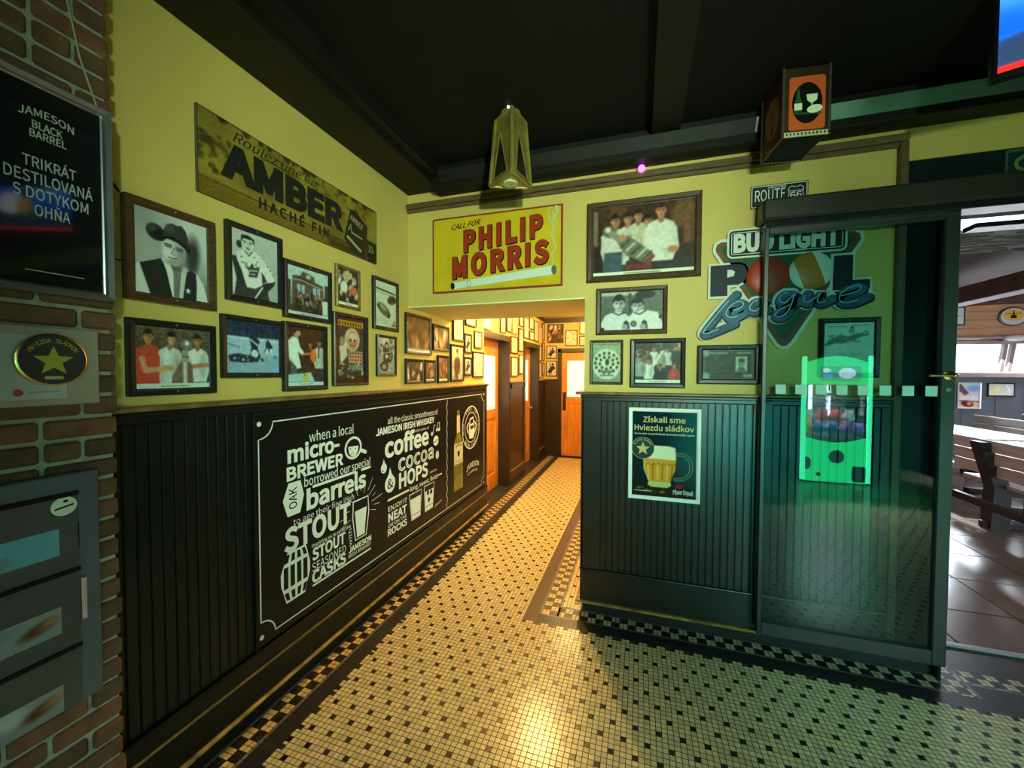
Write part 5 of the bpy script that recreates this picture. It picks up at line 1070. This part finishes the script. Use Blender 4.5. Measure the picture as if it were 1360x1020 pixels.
# ------------------------------------------------------------------ hanging triangular lantern
t = thing('pendant_lantern', 'three sided brass and black lantern hanging before the yellow sign', 'lantern', (-0.68, 2.09, 2.95))
M_bk = mat('lantern_brass_paint', (.26, .20, .045), .38, metal=.4, var=.4, vscale=12); M_dk = mat('lantern_dark_panel', (.020, .016, .012), .15, var=.5, vscale=10)
bot = [Vector(q) for q in ((-.125, .02, -.36), (.085, .105, -.36), (.04, -.10, -.36))]; top = [Vector((q.x*.72+.0, q.y*.72, -.012)) for q in bot]
b = MB(); e = .012
for i in range(3):
    j = (i+1) % 3; b.tube([bot[i], bot[j]], .011, 6); b.tube([top[i], top[j]], .009, 6); b.tube([bot[i], top[i]], .011, 6)
b.build('frame_bars', M_bk, t)
for i in range(3):
    j = (i+1) % 3; b = MB(); A, B_, D, E_ = bot[i], bot[j], top[j], top[i]; nrm = (B_-A).cross(E_-A).normalized()
    if nrm.dot((A+B_)/2) < 0: nrm = -nrm
    b.quad(A, B_, D, E_, 0); c0 = A.lerp(B_, .18)+(E_-A)*.06+nrm*.004; c1 = A.lerp(B_, .82)+(E_-A)*.06+nrm*.004; c2 = A.lerp(B_, .5)+(E_-A)*.74+nrm*.004
    b.add([c0, c1, c2], [(0, 1, 2)], 1)
    for u, v_ in ((c0, c1), (c1, c2), (c2, c0)): b.tube([u, v_], .0045, 6, 2)
    b.build('side_panel', [M_bk, M_dk, M_bk], t)
b = MB(); b.add([q+Vector((0, 0, -.004)) for q in bot]+[q+Vector((0, 0, .01)) for q in bot], [(0, 2, 1), (3, 4, 5), (0, 1, 4, 3), (1, 2, 5, 4), (2, 0, 3, 5)]); b.build('bottom_plate', mat('lantern_pale_brass', (.42, .38, .12), .35, metal=.3), t)
b = MB(); b.lathe([(.040, -.372), (.040, -.364), (.034, -.362)], (-.005, .01, 0), 'z', 24); b.sphere((.004, .01, -.372), .004, 8, 1); b.build('round_cap', [mat('lantern_cap', (.55, .58, .34), .4), M_blackboard], t, True)
b = MB(); b.lathe([(.05, -.012), (.055, 0)], (0, 0, 0), 'z', 20); b.build('ceiling_mount', M_bk, t); b = MB(); b.sphere((.01, -.075, -.012), .007, 8); b.build('pilot_bulb', mat('white_pilot', (1, 1, 1), .3, emit=(1, 1, 1), estr=3), t, True)

# ------------------------------------------------------------------ wine box lantern
t = thing('box_lantern', 'square red and black lantern with wine pictures hanging above the glass door', 'lantern', (0.695, 2.285, 2.95), R(7))
WX, WY, WZ = .094, .112, .312
M_bx = mat('lantern_brown_box', (.045, .020, .010), .35, var=.3, vscale=9)
b = MB(); b.box(-WX, WX, -WY, WY, -WZ, -.0, 0, .005); b.build('box_body', M_bx, t)
for rz in (0, -90):
    b = MB(); hw = (WX if rz == 0 else WY)-.008; ds = (WY if rz == 0 else WX)
    zt, zb = -.045, -.285; y = -ds-.001
    b.flat(rrect(-hw+.016, hw-.008, zb, zt, .014), y, 0 if rz == 0 else 4); b.ellipse(.004, (zt+zb)/2, hw*.72, .092, y-.0008, 1 if rz == 0 else 5)
    if rz == 0:
        b.flat([(-.048, -.205), (-.048, -.16), (-.040, -.14), (-.036, -.10), (-.028, -.10), (-.025, -.14), (-.018, -.16), (-.018, -.205)], y-.0014, 2); b.flat([(-.049, -.195), (-.017, -.195), (-.017, -.165), (-.049, -.165)], y-.002, 3)
        b.flat([(.0, -.128), (.046, -.128), (.044, -.155), (.026, -.168), (.020, -.168), (.004, -.155)], y-.0014, 3); b.stroke([(.023, -.168), (.023, -.195)], .004, y-.0014, 3); b.ellipse(.035, -.195, .032, .018, y-.0016, 3, rot=.15); b.stroke([(-.05, -.21), (.06, -.215)], .008, y-.0013, 2)
    else:
        b.flat([(-.025, -.13), (.025, -.13), (.022, -.18), (-.022, -.18)], y-.0014, 6); b.ellipse(.004, -.222, .018, .02, y-.0014, 4)
    b.xf(Matrix.Rotation(R(rz), 4, 'Z'))
    b.build('picture_panel', [mat('lantern_orange_panel', (.42, .085, .018), .35, emit=(.8, .13, .02), estr=.12), M_blackboard, mat('lantern_bottle_green', (.03, .10, .04), .3), mat('lantern_pale_print', (.50, .62, .36), .35, emit=(.5, .62, .36), estr=.25), mat('lantern_red_side', (.09, .022, .012), .4), mat('lantern_amber_oval', (.22, .12, .035), .4), mat('lantern_olive_print', (.12, .085, .02), .4)], t)
b = MB()
for sx, sy in ((-1, -1), (1, -1), (1, 1), (-1, 1)): b.box(sx*WX-.006, sx*WX+.006, sy*WY-.006, sy*WY+.006, -WZ-.004, 0, 0, .002)
b.build('corner_strips', mat('lantern_edge', (.06, .05, .04), .3), t)
Mpun = [mat('lantern_ivory_strip', (.55, .52, .34), .4), M_blackboard]
b = MB(); b.box(-WX, WX, WY-.006, WY, -WZ-.006, -WZ, 1)
for k in range(12): b.box(-WX+.012+k*.0155, -WX+.018+k*.0155, WY-.005, WY-.001, -WZ-.0072, -WZ-.006, 0)
b.build('dotted_rear_strip', Mpun, t)
b = MB(); b.box(-WX, WX, -WY-.006, -WY, -WZ-.003, -WZ+.018)
for k in range(12):
    x = -WX+.012+k*.0155; b.box(x, x+.006, -WY-.0072, -WY-.006, -WZ+.003, -WZ+.013, 1)
b.build('punched_strip', Mpun, t)
b = MB(); b.box(-WX+.01, WX-.01, -WY+.01, WY-.012, -WZ-.002, -WZ); b.build('bottom_glass', mat('lantern_black_glass', (.006, .006, .006), .5, spec=.2), t)

# ------------------------------------------------------------------ small things high on the right
b = MB(); b.lathe([(.019, -.02), (.021, .012), (.014, .022), (.003, .024)], (-.003, 2.53, 2.765), 'y', 18); tag(b.build('indicator_light', mat('magenta_led', (.8, .2, .9), .3, emit=(1.0, .16, .95), estr=2.2), None, True), 'small round magenta light on the brown picture rail', 'light')
t = thing('television', 'flat television with a blue picture hung under the ceiling at the upper right', 'television', (1.535, 1.80, 2.832), R(-22))
b = MB(); b.box(-.36, .36, 0, .05, -.215, .215, 0, .006); b.build('casing', M_blackboard, t)
p = P(90, 54, (30, 110, 220), (20, 80, 200)); p.noise(10, 3, 6); p.ell(.2, .2, .3, .2, (90, 170, 240), 0, 14); p.poly([(0, .72), (.15, .68), (.3, .74), (.6, .66), (1, .7), (1, .95), (0, .95)], (40, 60, 90), 2); p.ell(.62, .5, .13, .2, (230, 240, 240), .2, 2); p.ell(.48, .55, .08, .16, (200, 160, 60), 0, 2); p.ell(.46, .32, .05, .07, (40, 30, 30), 0, 2); p.ell(.4, .72, .1, .08, (50, 110, 70), 0, 2); p.rect(0, .94, 1, 1, (240, 40, 30), 1)
print_mesh('screen', p, -.345, .345, -.2, .2, -.0012, print_mat('tv_screen', .2, 1.6), t)
b = MB(); b.box(-.03, .03, .02, .06, .21, .25); b.tube([(0, .04, .2), (0, .04, .15)], .02, 10); b.build('ceiling_bracket', M_blackboard, t)
t = thing('framed_sign', 'dark green framed sign with a pale rounded letter on the header above the terrace opening', 'sign', (1.785, 2.551, 2.545))
frame_mb(.29, .135, .012, .014).build('frame', mat('green_grey_frame', (.05, .10, .07), .35), t)
b = MB(); b.flat([(-.134, -.056), (.134, -.056), (.134, .056), (-.134, .056)], -.006, 0); b.stroke([(-.04, .03), (-.075, .032), (-.098, .018), (-.104, 0), (-.098, -.018), (-.075, -.032), (-.04, -.03)], .016, -.0066, 1)
b.build('face', [mat('sign_dark_green', (.006, .030, .026), .3), mat('sign_olive', (.14, .20, .07), .4)], t)
# ------------------------------------------------------------------ claw machine (seen reflected in the glass door)
GRN = (0.010, 1.0, 0.26)
M_glow = mat('green_lit_acrylic', (.03, .4, .15), .3, emit=GRN, estr=6.2)
M_led = mat('green_led_tube', (.1, .9, .4), .3, emit=(.06, 1.0, .42), estr=10.0)
M_dkp = mat('dark_grey_plastic', (.02, .022, .024), .35)
M_wt = mat('white_lit_tube', (.9, .9, 1), .3, emit=(.80, .80, 1.0), estr=14.0)
t = thing('claw_machine', 'green glowing claw machine full of plush toys, reflected in the glass door', 'claw machine', (2.62, -1.70, 0), R(180))
CW = .41
b = MB(); b.box(-CW, CW, .03, .80, 0, .62, 0, .01); b.box(-CW, CW, .03, .80, .60, .645, 0, .006); b.build('cabinet', M_dkp, t)
b = MB()
dip = [(-CW+.05, .03), (CW-.05, .03), (CW-.05, .66)]+[(CW-.05-(2*CW-.1)*k/14, .66-.075*math.sin(math.pi*k/14)) for k in range(1, 14)]+[(-CW+.05, .66)]
b.prism(dip, .03, .0); b.build('front_panel', M_glow, t)
b = MB(); b.ellipse(-.02, .39, .095, .095, -.004, 0, 10); b.flat(rrect(-.36, -.20, .05, .27, .03), -.004); b.ellipse(.33, .28, .05, .09, -.004); b.ellipse(.19, .13, .032, .028, -.004); b.build('coin_and_prize_openings', mat('opening_dark', (.01, .03, .025), .4), t)
b = MB(); b.box(-.12, .14, -.04, .03, .60, .625, 0, .004); b.tube([(-.03, -.02, .625), (-.03, -.02, .69)], .008, 8); b.sphere((-.03, -.02, .70), .02, 10); b.build('joystick_ledge', M_chrome, t, True)
for x0, x1 in ((-CW, -CW+.045), (CW-.055, CW)):
    b = MB(); b.box(x0, x1, -.02, .03, .04, 1.80, 0, .008); b.build('light_strip', M_led, t)
b = MB(); arch = [(-CW+.03, 1.40), (CW-.03, 1.40), (CW-.03, 1.70)]+[((CW-.03)*(1-2*k/12), 1.70+.10*math.sin(math.pi*k/12)) for k in range(1, 12)]+[(-CW+.03, 1.70)]
b.prism(arch, .05, .0); b.build('marquee', M_glow, t)
b = MB(); b.flat(rrect(-.28, .20, 1.45, 1.66, .03), -.003, 0); b.ellipse(-.12, 1.56, .10, .075, -.0036, 1); b.ellipse(.10, 1.52, .06, .03, -.0036, 2); b.ellipse(.12, 1.60, .05, .03, -.0036, 1); b.build('marquee_picture', [mat('marquee_teal', (.08, .30, .20), .4, emit=(.1, .6, .35), estr=5), mat('marquee_pale', (.5, .6, .6), .4, emit=(.6, .9, .9), estr=8), mat('marquee_blue', (.1, .3, .6), .4, emit=(.1, .5, .9), estr=8)], t)
b = MB(); b.box(-CW, CW, .05, .80, 1.40, 1.75, 0, .01); b.box(-CW, CW, .77, .80, .62, 1.40)
for x in (-CW, CW-.03): b.box(x, x+.03, .74, .78, .62, 1.4)
b.build('upper_housing', M_dkp, t)
M_cg = glass_mat('claw_machine_glass', (.97, 1, .98), 1.35)
b = MB(); b.box(-CW+.055, CW-.045, .002, .006, .66, 1.40); b.box(-CW, -CW+.004, .03, .78, .645, 1.40); b.box(CW-.004, CW, .03, .78, .645, 1.40); b.build('glass_window', M_cg, t)
for x in (.05, -.19):
    b = MB(); b.tube([(x, .74, .90), (x, .74, 1.38)], .028, 10); b.build('white_tube_lamp', M_wt, t, True)
b = MB(); b.tube([(-.05, .35, 1.39), (-.05, .35, 1.30)], .012, 8); b.lathe([(.02, 1.30), (.035, 1.28), (.035, 1.24), (.02, 1.225)], (-.05, .35, 0), 'z', 14)
for k in range(3):
    a = R(90+120*k); b.tube([(-.05+.02*math.cos(a), .35+.02*math.sin(a), 1.235), (-.05+.075*math.cos(a), .35+.075*math.sin(a), 1.19), (-.05+.03*math.cos(a), .35+.03*math.sin(a), 1.13)], .005, 6)
b.build('claw', M_chrome, t, True)
cols = [('red', (.65, .04, .04)), ('yellow', (.75, .55, .04)), ('blue', (.04, .16, .65)), ('purple', (.32, .10, .55)), ('white', (.75, .74, .72)), ('pink', (.75, .28, .38))]
TS = [(2.305, .76, -1.82, 1), (2.462, .76, -1.81, 2), (2.620, .76, -1.82, 2), (2.778, .76, -1.81, 3), (2.936, .76, -1.82, 3), (2.38, .76, -2.02, 4), (2.54, .76, -2.03, 5), (2.70, .76, -2.02, 4), (2.86, .76, -2.03, 5), (2.70, .935, -1.92, 0), (2.38, .935, -1.93, 4), (2.54, .935, -1.92, 0), (2.86, .935, -1.92, 4), (2.30, .76, -2.22, 5), (2.46, .76, -2.22, 1)]
wh = {0: ['red plush toy on top of the heap in the claw machine', 'red plush toy on top of the heap behind the claw machine glass, near the middle'],
 1: ['yellow plush toy low at the left end of the heap in the claw machine', 'yellow plush toy at the back of the heap in the claw machine'], 2: ['blue plush toy in the front row between a yellow and another blue toy', 'blue plush toy in the middle of the front row inside the claw machine'],
 3: ['purple plush toy in the front row beside the blue toy', 'purple plush toy at the right end of the front row inside the claw machine'], 4: ['white plush toy at the back left of the heap inside the claw machine', 'white plush toy at the back middle of the heap inside the claw machine', 'white plush toy on top at the left of the heap', 'white plush toy on top at the right of the heap'],
 5: ['pink plush toy at the back between two white toys', 'pink plush toy at the back right of the heap', 'pink plush toy in the back corner at the left of the heap']}
TM = [mat('plush_'+c[0], c[1], .9, var=.15, vscale=40, bump=.5, bscale=200) for c in cols]; cnt = {}
for i, (x, z, y, c) in enumerate(TS):
    k = cnt.get(c, 0); cnt[c] = k+1
    o = thing('plush_toy', wh[c][k], 'plush toy', (x, y, z-.085), R(180+25*math.sin(i*2.1)), 'plush toys in the claw machine')
    b = MB(); b.sphere((0, 0, .085), .078, 14, 0, (.96, .86, .9)); b.build('body', TM[c], o, True); b = MB(); b.sphere((0, -.03, .135), .046, 12); b.build('head', TM[c], o, True)
    for s_ in (-1, 1): b = MB(); b.sphere((s_*.035, -.025, .172), .019, 8); b.build('ear', TM[c], o, True)

light('claw_interior_lamp', 'AREA', (2.62, -2.05, 1.385), (.74, .95, 1.0), 260, (2.62, -2.04, 0), shape='RECTANGLE', size=.6, size_y=.4)
# ------------------------------------------------------------------ terrace beyond the opening
b = MB(); b.box(1.2, 9.2, 2.915, 9.3, -.1, -.012, 1); S_ = .53; G = .007; rnd = random.Random(8)
x = 2.30-3*S_
while x < 9.2:
    y = 2.82
    while y < 9.0:
        b.box(max(x, 1.2)+G/2, x+S_-G/2, max(y, 2.915)+G/2, y+S_-G/2, -.012, rnd.uniform(-.0008, .0008), 0, .003); y += S_
    x += S_
struct('floor_terrace', b, [M_terra, M_joint])
M_slate = mat('slate_grey_panel_paint', (.075, .088, .11), .5, var=.1, vscale=4); M_pine = mat('orange_pine_boards', (.52, .25, .12), .5, var=.25, vscale=5, stretch=(.4, 1, 7)); M_mauve = mat('brown_beam_wood', (.085, .046, .036), .8, spec=.15, var=.3, vscale=6); M_rail = mat('weathered_window_frame', (.30, .22, .21), .5, var=.15, vscale=9)
b = MB(); b.box(1.2, 9.2, 9.0, 9.12, 0, 1.52); b.box(1.2, 9.2, 8.97, 9.0, 0.0, .12)
for k in range(18): b.box(1.3+k*.45, 1.312+k*.45, 8.994, 9.0, .12, 1.5)
struct('wall_terrace', b, M_slate)
b = MB()
for k in range(5): b.box(1.2, 9.2, 8.99, 9.12, 2.20+k*.145, 2.338+k*.145, 0, .004)
b.box(1.2, 9.2, 9.01, 9.12, 2.1, 2.95); struct('wall_terrace_upper', b, M_pine)
b = MB(); b.box(1.2, 9.2, 8.93, 9.06, 1.50, 1.585, 0, .006); b.box(1.2, 9.2, 8.95, 9.06, 2.065, 2.13, 0, .006); b.box(1.2, 9.2, 8.88, 9.02, 2.15, 2.20, 0, .01)
for x in (3.0, 4.25, 5.83, 7.3, 8.4):
    for d in (0, .10): b.add([(x+d-.02, 8.96, 1.58), (x+d+.03, 8.96, 1.58), (x+d+.09, 8.96, 2.07), (x+d+.04, 8.96, 2.07), (x+d-.02, 9.03, 1.58), (x+d+.03, 9.03, 1.58), (x+d+.09, 9.03, 2.07), (x+d+.04, 9.03, 2.07)], [(0, 1, 2, 3), (7, 6, 5, 4), (0, 4, 5, 1), (1, 5, 6, 2), (2, 6, 7, 3), (3, 7, 4, 0)])
struct('window_1', b, M_rail)
g = MB(); g.box(1.2, 9.2, 9.03, 9.036, 1.58, 2.07); g.build('pane', glass_mat('window_glass', (.96, .98, 1), 1.3), bpy.data.objects['window_1'])
b = MB(); b.box(9.2, 9.3, 2.75, 9.12, 0, 3); b.box(1.1, 1.2, 2.75, 9.12, 0, 3); struct('wall_terrace_side', b, M_pine)
M_that = mat('grey_thatch', (.10, .105, .085), .8, var=.7, vscale=7, stretch=(.6, 5, 1)); M_dkroof = mat('dark_roof_boards', (.045, .026, .018), .9, spec=.1, var=.3, vscale=6)
b = MB(); b.box(1.1, 9.3, 2.75, 4.32, 2.90, 3.0, 1); b.box(1.1, 9.3, 4.44, 4.55, 2.90, 3.0, 1); b.box(1.1, 9.3, 5.0, 5.85, 2.90, 3.0, 0); b.box(1.1, 9.3, 5.85, 9.12, 2.90, 3.0, 1)
for k in range(120):
    xx, yy = rnd.uniform(2.6, 4.8), rnd.uniform(5.03, 5.80); b.tube([(xx, yy, 2.895), (xx+rnd.uniform(.15, .4), yy+rnd.uniform(-.03, .05), 2.897)], .008, 5, 0)
struct('ceiling_terrace', b, [M_that, M_dkroof])
m = bpy.data.materials.new('white_translucent_roof'); m.use_nodes = True; n = m.node_tree; n.nodes.clear(); o_ = n.nodes.new('ShaderNodeOutputMaterial'); tl = n.nodes.new('ShaderNodeBsdfTranslucent'); tl.inputs[0].default_value = (.78, .80, .86, 1); n.links.new(tl.outputs[0], o_.inputs[0])
b = MB(); b.box(1.1, 9.3, 4.32, 4.44, 2.93, 2.935); b.box(1.1, 9.3, 4.55, 5.0, 2.93, 2.935); struct('window_2', b, m)
b = MB()
for x in (4.05, 7.0): b.box(x, x+.24, 3.2, 9.0, 2.50, 2.71, 0, .01)
b.box(1.2, 9.2, 8.6, 8.8, 2.71, 2.9, 0, .01); struct('trim_11', b, M_mauve)

M_plank = mat('weathered_bench_plank', (.52, .475, .455), .45, var=.25, vscale=5, stretch=(7, .5, 7)); M_leg = mat('dark_bench_leg', (.028, .020, .018), .5, var=.3, vscale=7); M_ttop = mat('pale_table_plank', (.52, .46, .44), .35, var=.15, vscale=5, stretch=(7, .5, 7))
BL = 2.1
def bench(label, loc, rz):
    """backrest bench, local +x is the sitter's front, planks along y"""
    t = thing('picnic_bench', label, 'bench', loc, rz, 'wooden benches on the terrace')
    b = MB()
    for k in range(2): b.box(.06+k*.155, .205+k*.155, -BL/2, BL/2, .41, .45, 0, .006)
    b.build('seat', M_plank, t)
    b = MB()
    for k in range(3): b.box(-.02-k*.022, .014-k*.022, -BL/2, BL/2, .52+k*.125, .635+k*.125, 0, .006)
    b.build('backrest', M_plank, t)
    for y in (-.55, .55):
        b = MB(); b.add([(-.05, y-.07, 0), (.10, y-.07, 0), (.10, y-.07, .41), (-.03, y-.07, .41), (-.155, y-.07, .87), (-.075, y-.07, .87), (-.05, y+.07, 0), (.10, y+.07, 0), (.10, y+.07, .41), (-.03, y+.07, .41), (-.155, y+.07, .87), (-.075, y+.07, .87)], [(0, 1, 2, 3), (3, 2, 5, 4), (9, 8, 7, 6), (10, 11, 8, 9), (0, 6, 7, 1), (1, 7, 8, 2), (2, 8, 11, 5), (5, 11, 10, 4), (4, 10, 9, 3), (3, 9, 6, 0)]); b.box(.02, .34, y-.04, y+.04, .33, .41, 0, .004); b.box(.26, .34, y-.04, y+.04, 0, .41, 0, .004); b.box(-.08, .40, y-.04, y+.04, 0, .06, 0, .004)
        b.build('leg', M_leg, t)
    b = MB(); b.box(-.06, -.02, -BL/2+.1, BL/2-.05, .18, .26, 0, .005); b.build('stretcher', M_leg, t)
    return t
bench('weathered wooden bench with slatted back nearest the terrace opening', (3.42, 4.75, 0), 0)
bench('wooden bench with slatted back across the table, facing the nearest bench', (5.05, 5.35, 0), R(180))
bench('farther wooden bench with slatted back behind the nearest one', (3.62, 7.45, 0), 0)
bench('farthest wooden bench under the terrace windows beyond the second table', (5.25, 7.55, 0), R(180))
def table(label, loc):
    t = thing('picnic_table', label, 'table', loc, 0, 'wooden tables on the terrace'); b = MB()
    for k in range(5): b.box(-.36+k*.146, -.222+k*.146, -BL/2, BL/2, .715, .755, 0, .005)
    b.build('table_top', M_ttop, t)
    for y in (-.7, .7):
        b = MB(); b.box(-.05, .05, y-.05, y+.05, .05, .66, 0, .004); b.box(-.33, .33, y-.04, y+.04, .64, .715, 0, .004); b.box(-.3, .3, y-.05, y+.05, 0, .06, 0, .004); b.build('leg', M_leg, t)
    return t
table('pale sunlit plank table between the two nearer terrace benches', (4.22, 5.25, 0)); table('pale plank table between the two farther terrace benches', (4.42, 7.5, 0))
b = MB(); b.sphere((0, 0, .085), .11, 14, 0, (.9, 1.2, .85)); b.sphere((.02, .15, .06), .085, 12, 1, (.8, 1, .75)); o = b.build('folded_jacket', [mat('red_brown_cloth', (.25, .05, .035), .8, var=.3, vscale=20), mat('grey_cloth', (.09, .09, .11), .8)], None, True); tag(o, 'small reddish brown bundle of cloth lying on the farthest bench back', 'jacket'); o.location = (5.36, 7.62, .878)
def poster_p(seed):
    p = P(40, 56, (190, 200, 214), (230, 180, 140)); p.poly([(0, .05), (.1, .02), (.5, .4), (.3, .5), (0, .3)], (90, 70, 70), 2); p.ell(.7, .2, .3, .14, (120, 160, 210), 0, 5); p.rect(.05, .52, .95, .68, (214, 216, 220), 3); p.ell(.42, .84, .3, .13, (80, 30, 26), .2, 2); p.ell(.52, .82, .12, .1, (226, 120, 40), .3, 2); p.line([(.05, .72), (.95, .76)], .05, (70, 60, 60), 2)
    return p.noise(16, seed)
MSil = mat('silver_frame', (.55, .56, .60), .3, metal=.6)
PB((5.285, 5.605, .957, 1.41), 'framed_poster', 'silver framed colourful poster on the grey terrace wall below the windows', poster_p(3), Y=8.998, fw=.024, d=.02, fm=MSil, screws=False)
p = P(40, 28, (196, 196, 190), (216, 212, 204)); p.poly([(0, 1), (.3, .1), (.5, .3), (.2, 1)], (226, 214, 150), 3); p.line([(.7, .1), (.85, .7)], .05, (240, 244, 250), 1); p.noise(10, 2)
PB((5.683, 6.045, 1.174, 1.41), 'framed_picture', 'black framed landscape picture on the grey terrace wall, right of the colourful poster', p, Y=8.998, fw=.022, d=.02, screws=False)
p = P(30, 40, (214, 170, 90), (190, 130, 70)); p.noise(30, 5, 2)
PB((6.19, 6.50, .95, 1.43), 'framed_poster', 'yellow poster at the edge of the view on the grey terrace wall', p, Y=8.998, fw=.02, d=.02, fm=MSil, screws=False)
p = P(30, 44, (196, 206, 204), (206, 214, 210)); p.line([(.2, .55), (.8, .5)], .05, (110, 120, 120), 2); p.noise(8, 4)
PB((5.12, 5.35, 2.40, 2.72), 'framed_picture', 'pale dark framed sheet on the orange pine boards beside the door edge', p, Y=8.988, fw=.02, d=.02, screws=False)
t = thing('round_sign', 'oval yellow sign with dark and white rim on the orange pine boards', 'sign', (5.965, 8.988, 2.525))
b = MB(); b.lathe([(.185, 0), (.19, .02), (.17, .03)], (0, 0, 0), 'y', 36, 0, (1, .85)); b.build('rim', mat('sign_dark_rim', (.05, .045, .06), .35), t, True)
b = MB(); y = -.0306; b.ellipse(0, 0, .165, .14, y, 0); b.ellipse(0, .022, .135, .095, y-.0006, 1); b.flat([(-.04, -.03), (.04, -.03), (.035, .02), (.01, .03), (.006, .10), (-.006, .10), (-.01, .03), (-.035, .02)], y-.0012, 2); b.stroke([(-.10, .045), (.10, .05)], .008, y-.0012, 2)
b.build('face', [mat('sign_grey_white', (.55, .55, .58), .4), mat('sign_amber_yellow', (.75, .42, .06), .4), M_blackboard], t)
t = thing('wall_lamp', 'oval white bulkhead lamp above the terrace windows', 'lamp', (5.925, 8.885, 2.155))
b = MB(); b.sphere((0, -.03, 0), .13, 18, 0, (1, .5, .42)); b.build('diffuser', mat('white_lamp_glass', (.7, .72, .72), .3), t, True); b = MB(); b.box(-.14, .14, -.03, 0.0, -.05, .05, 0, .01); b.build('base', mat('lamp_base_grey', (.25, .25, .27), .4), t)
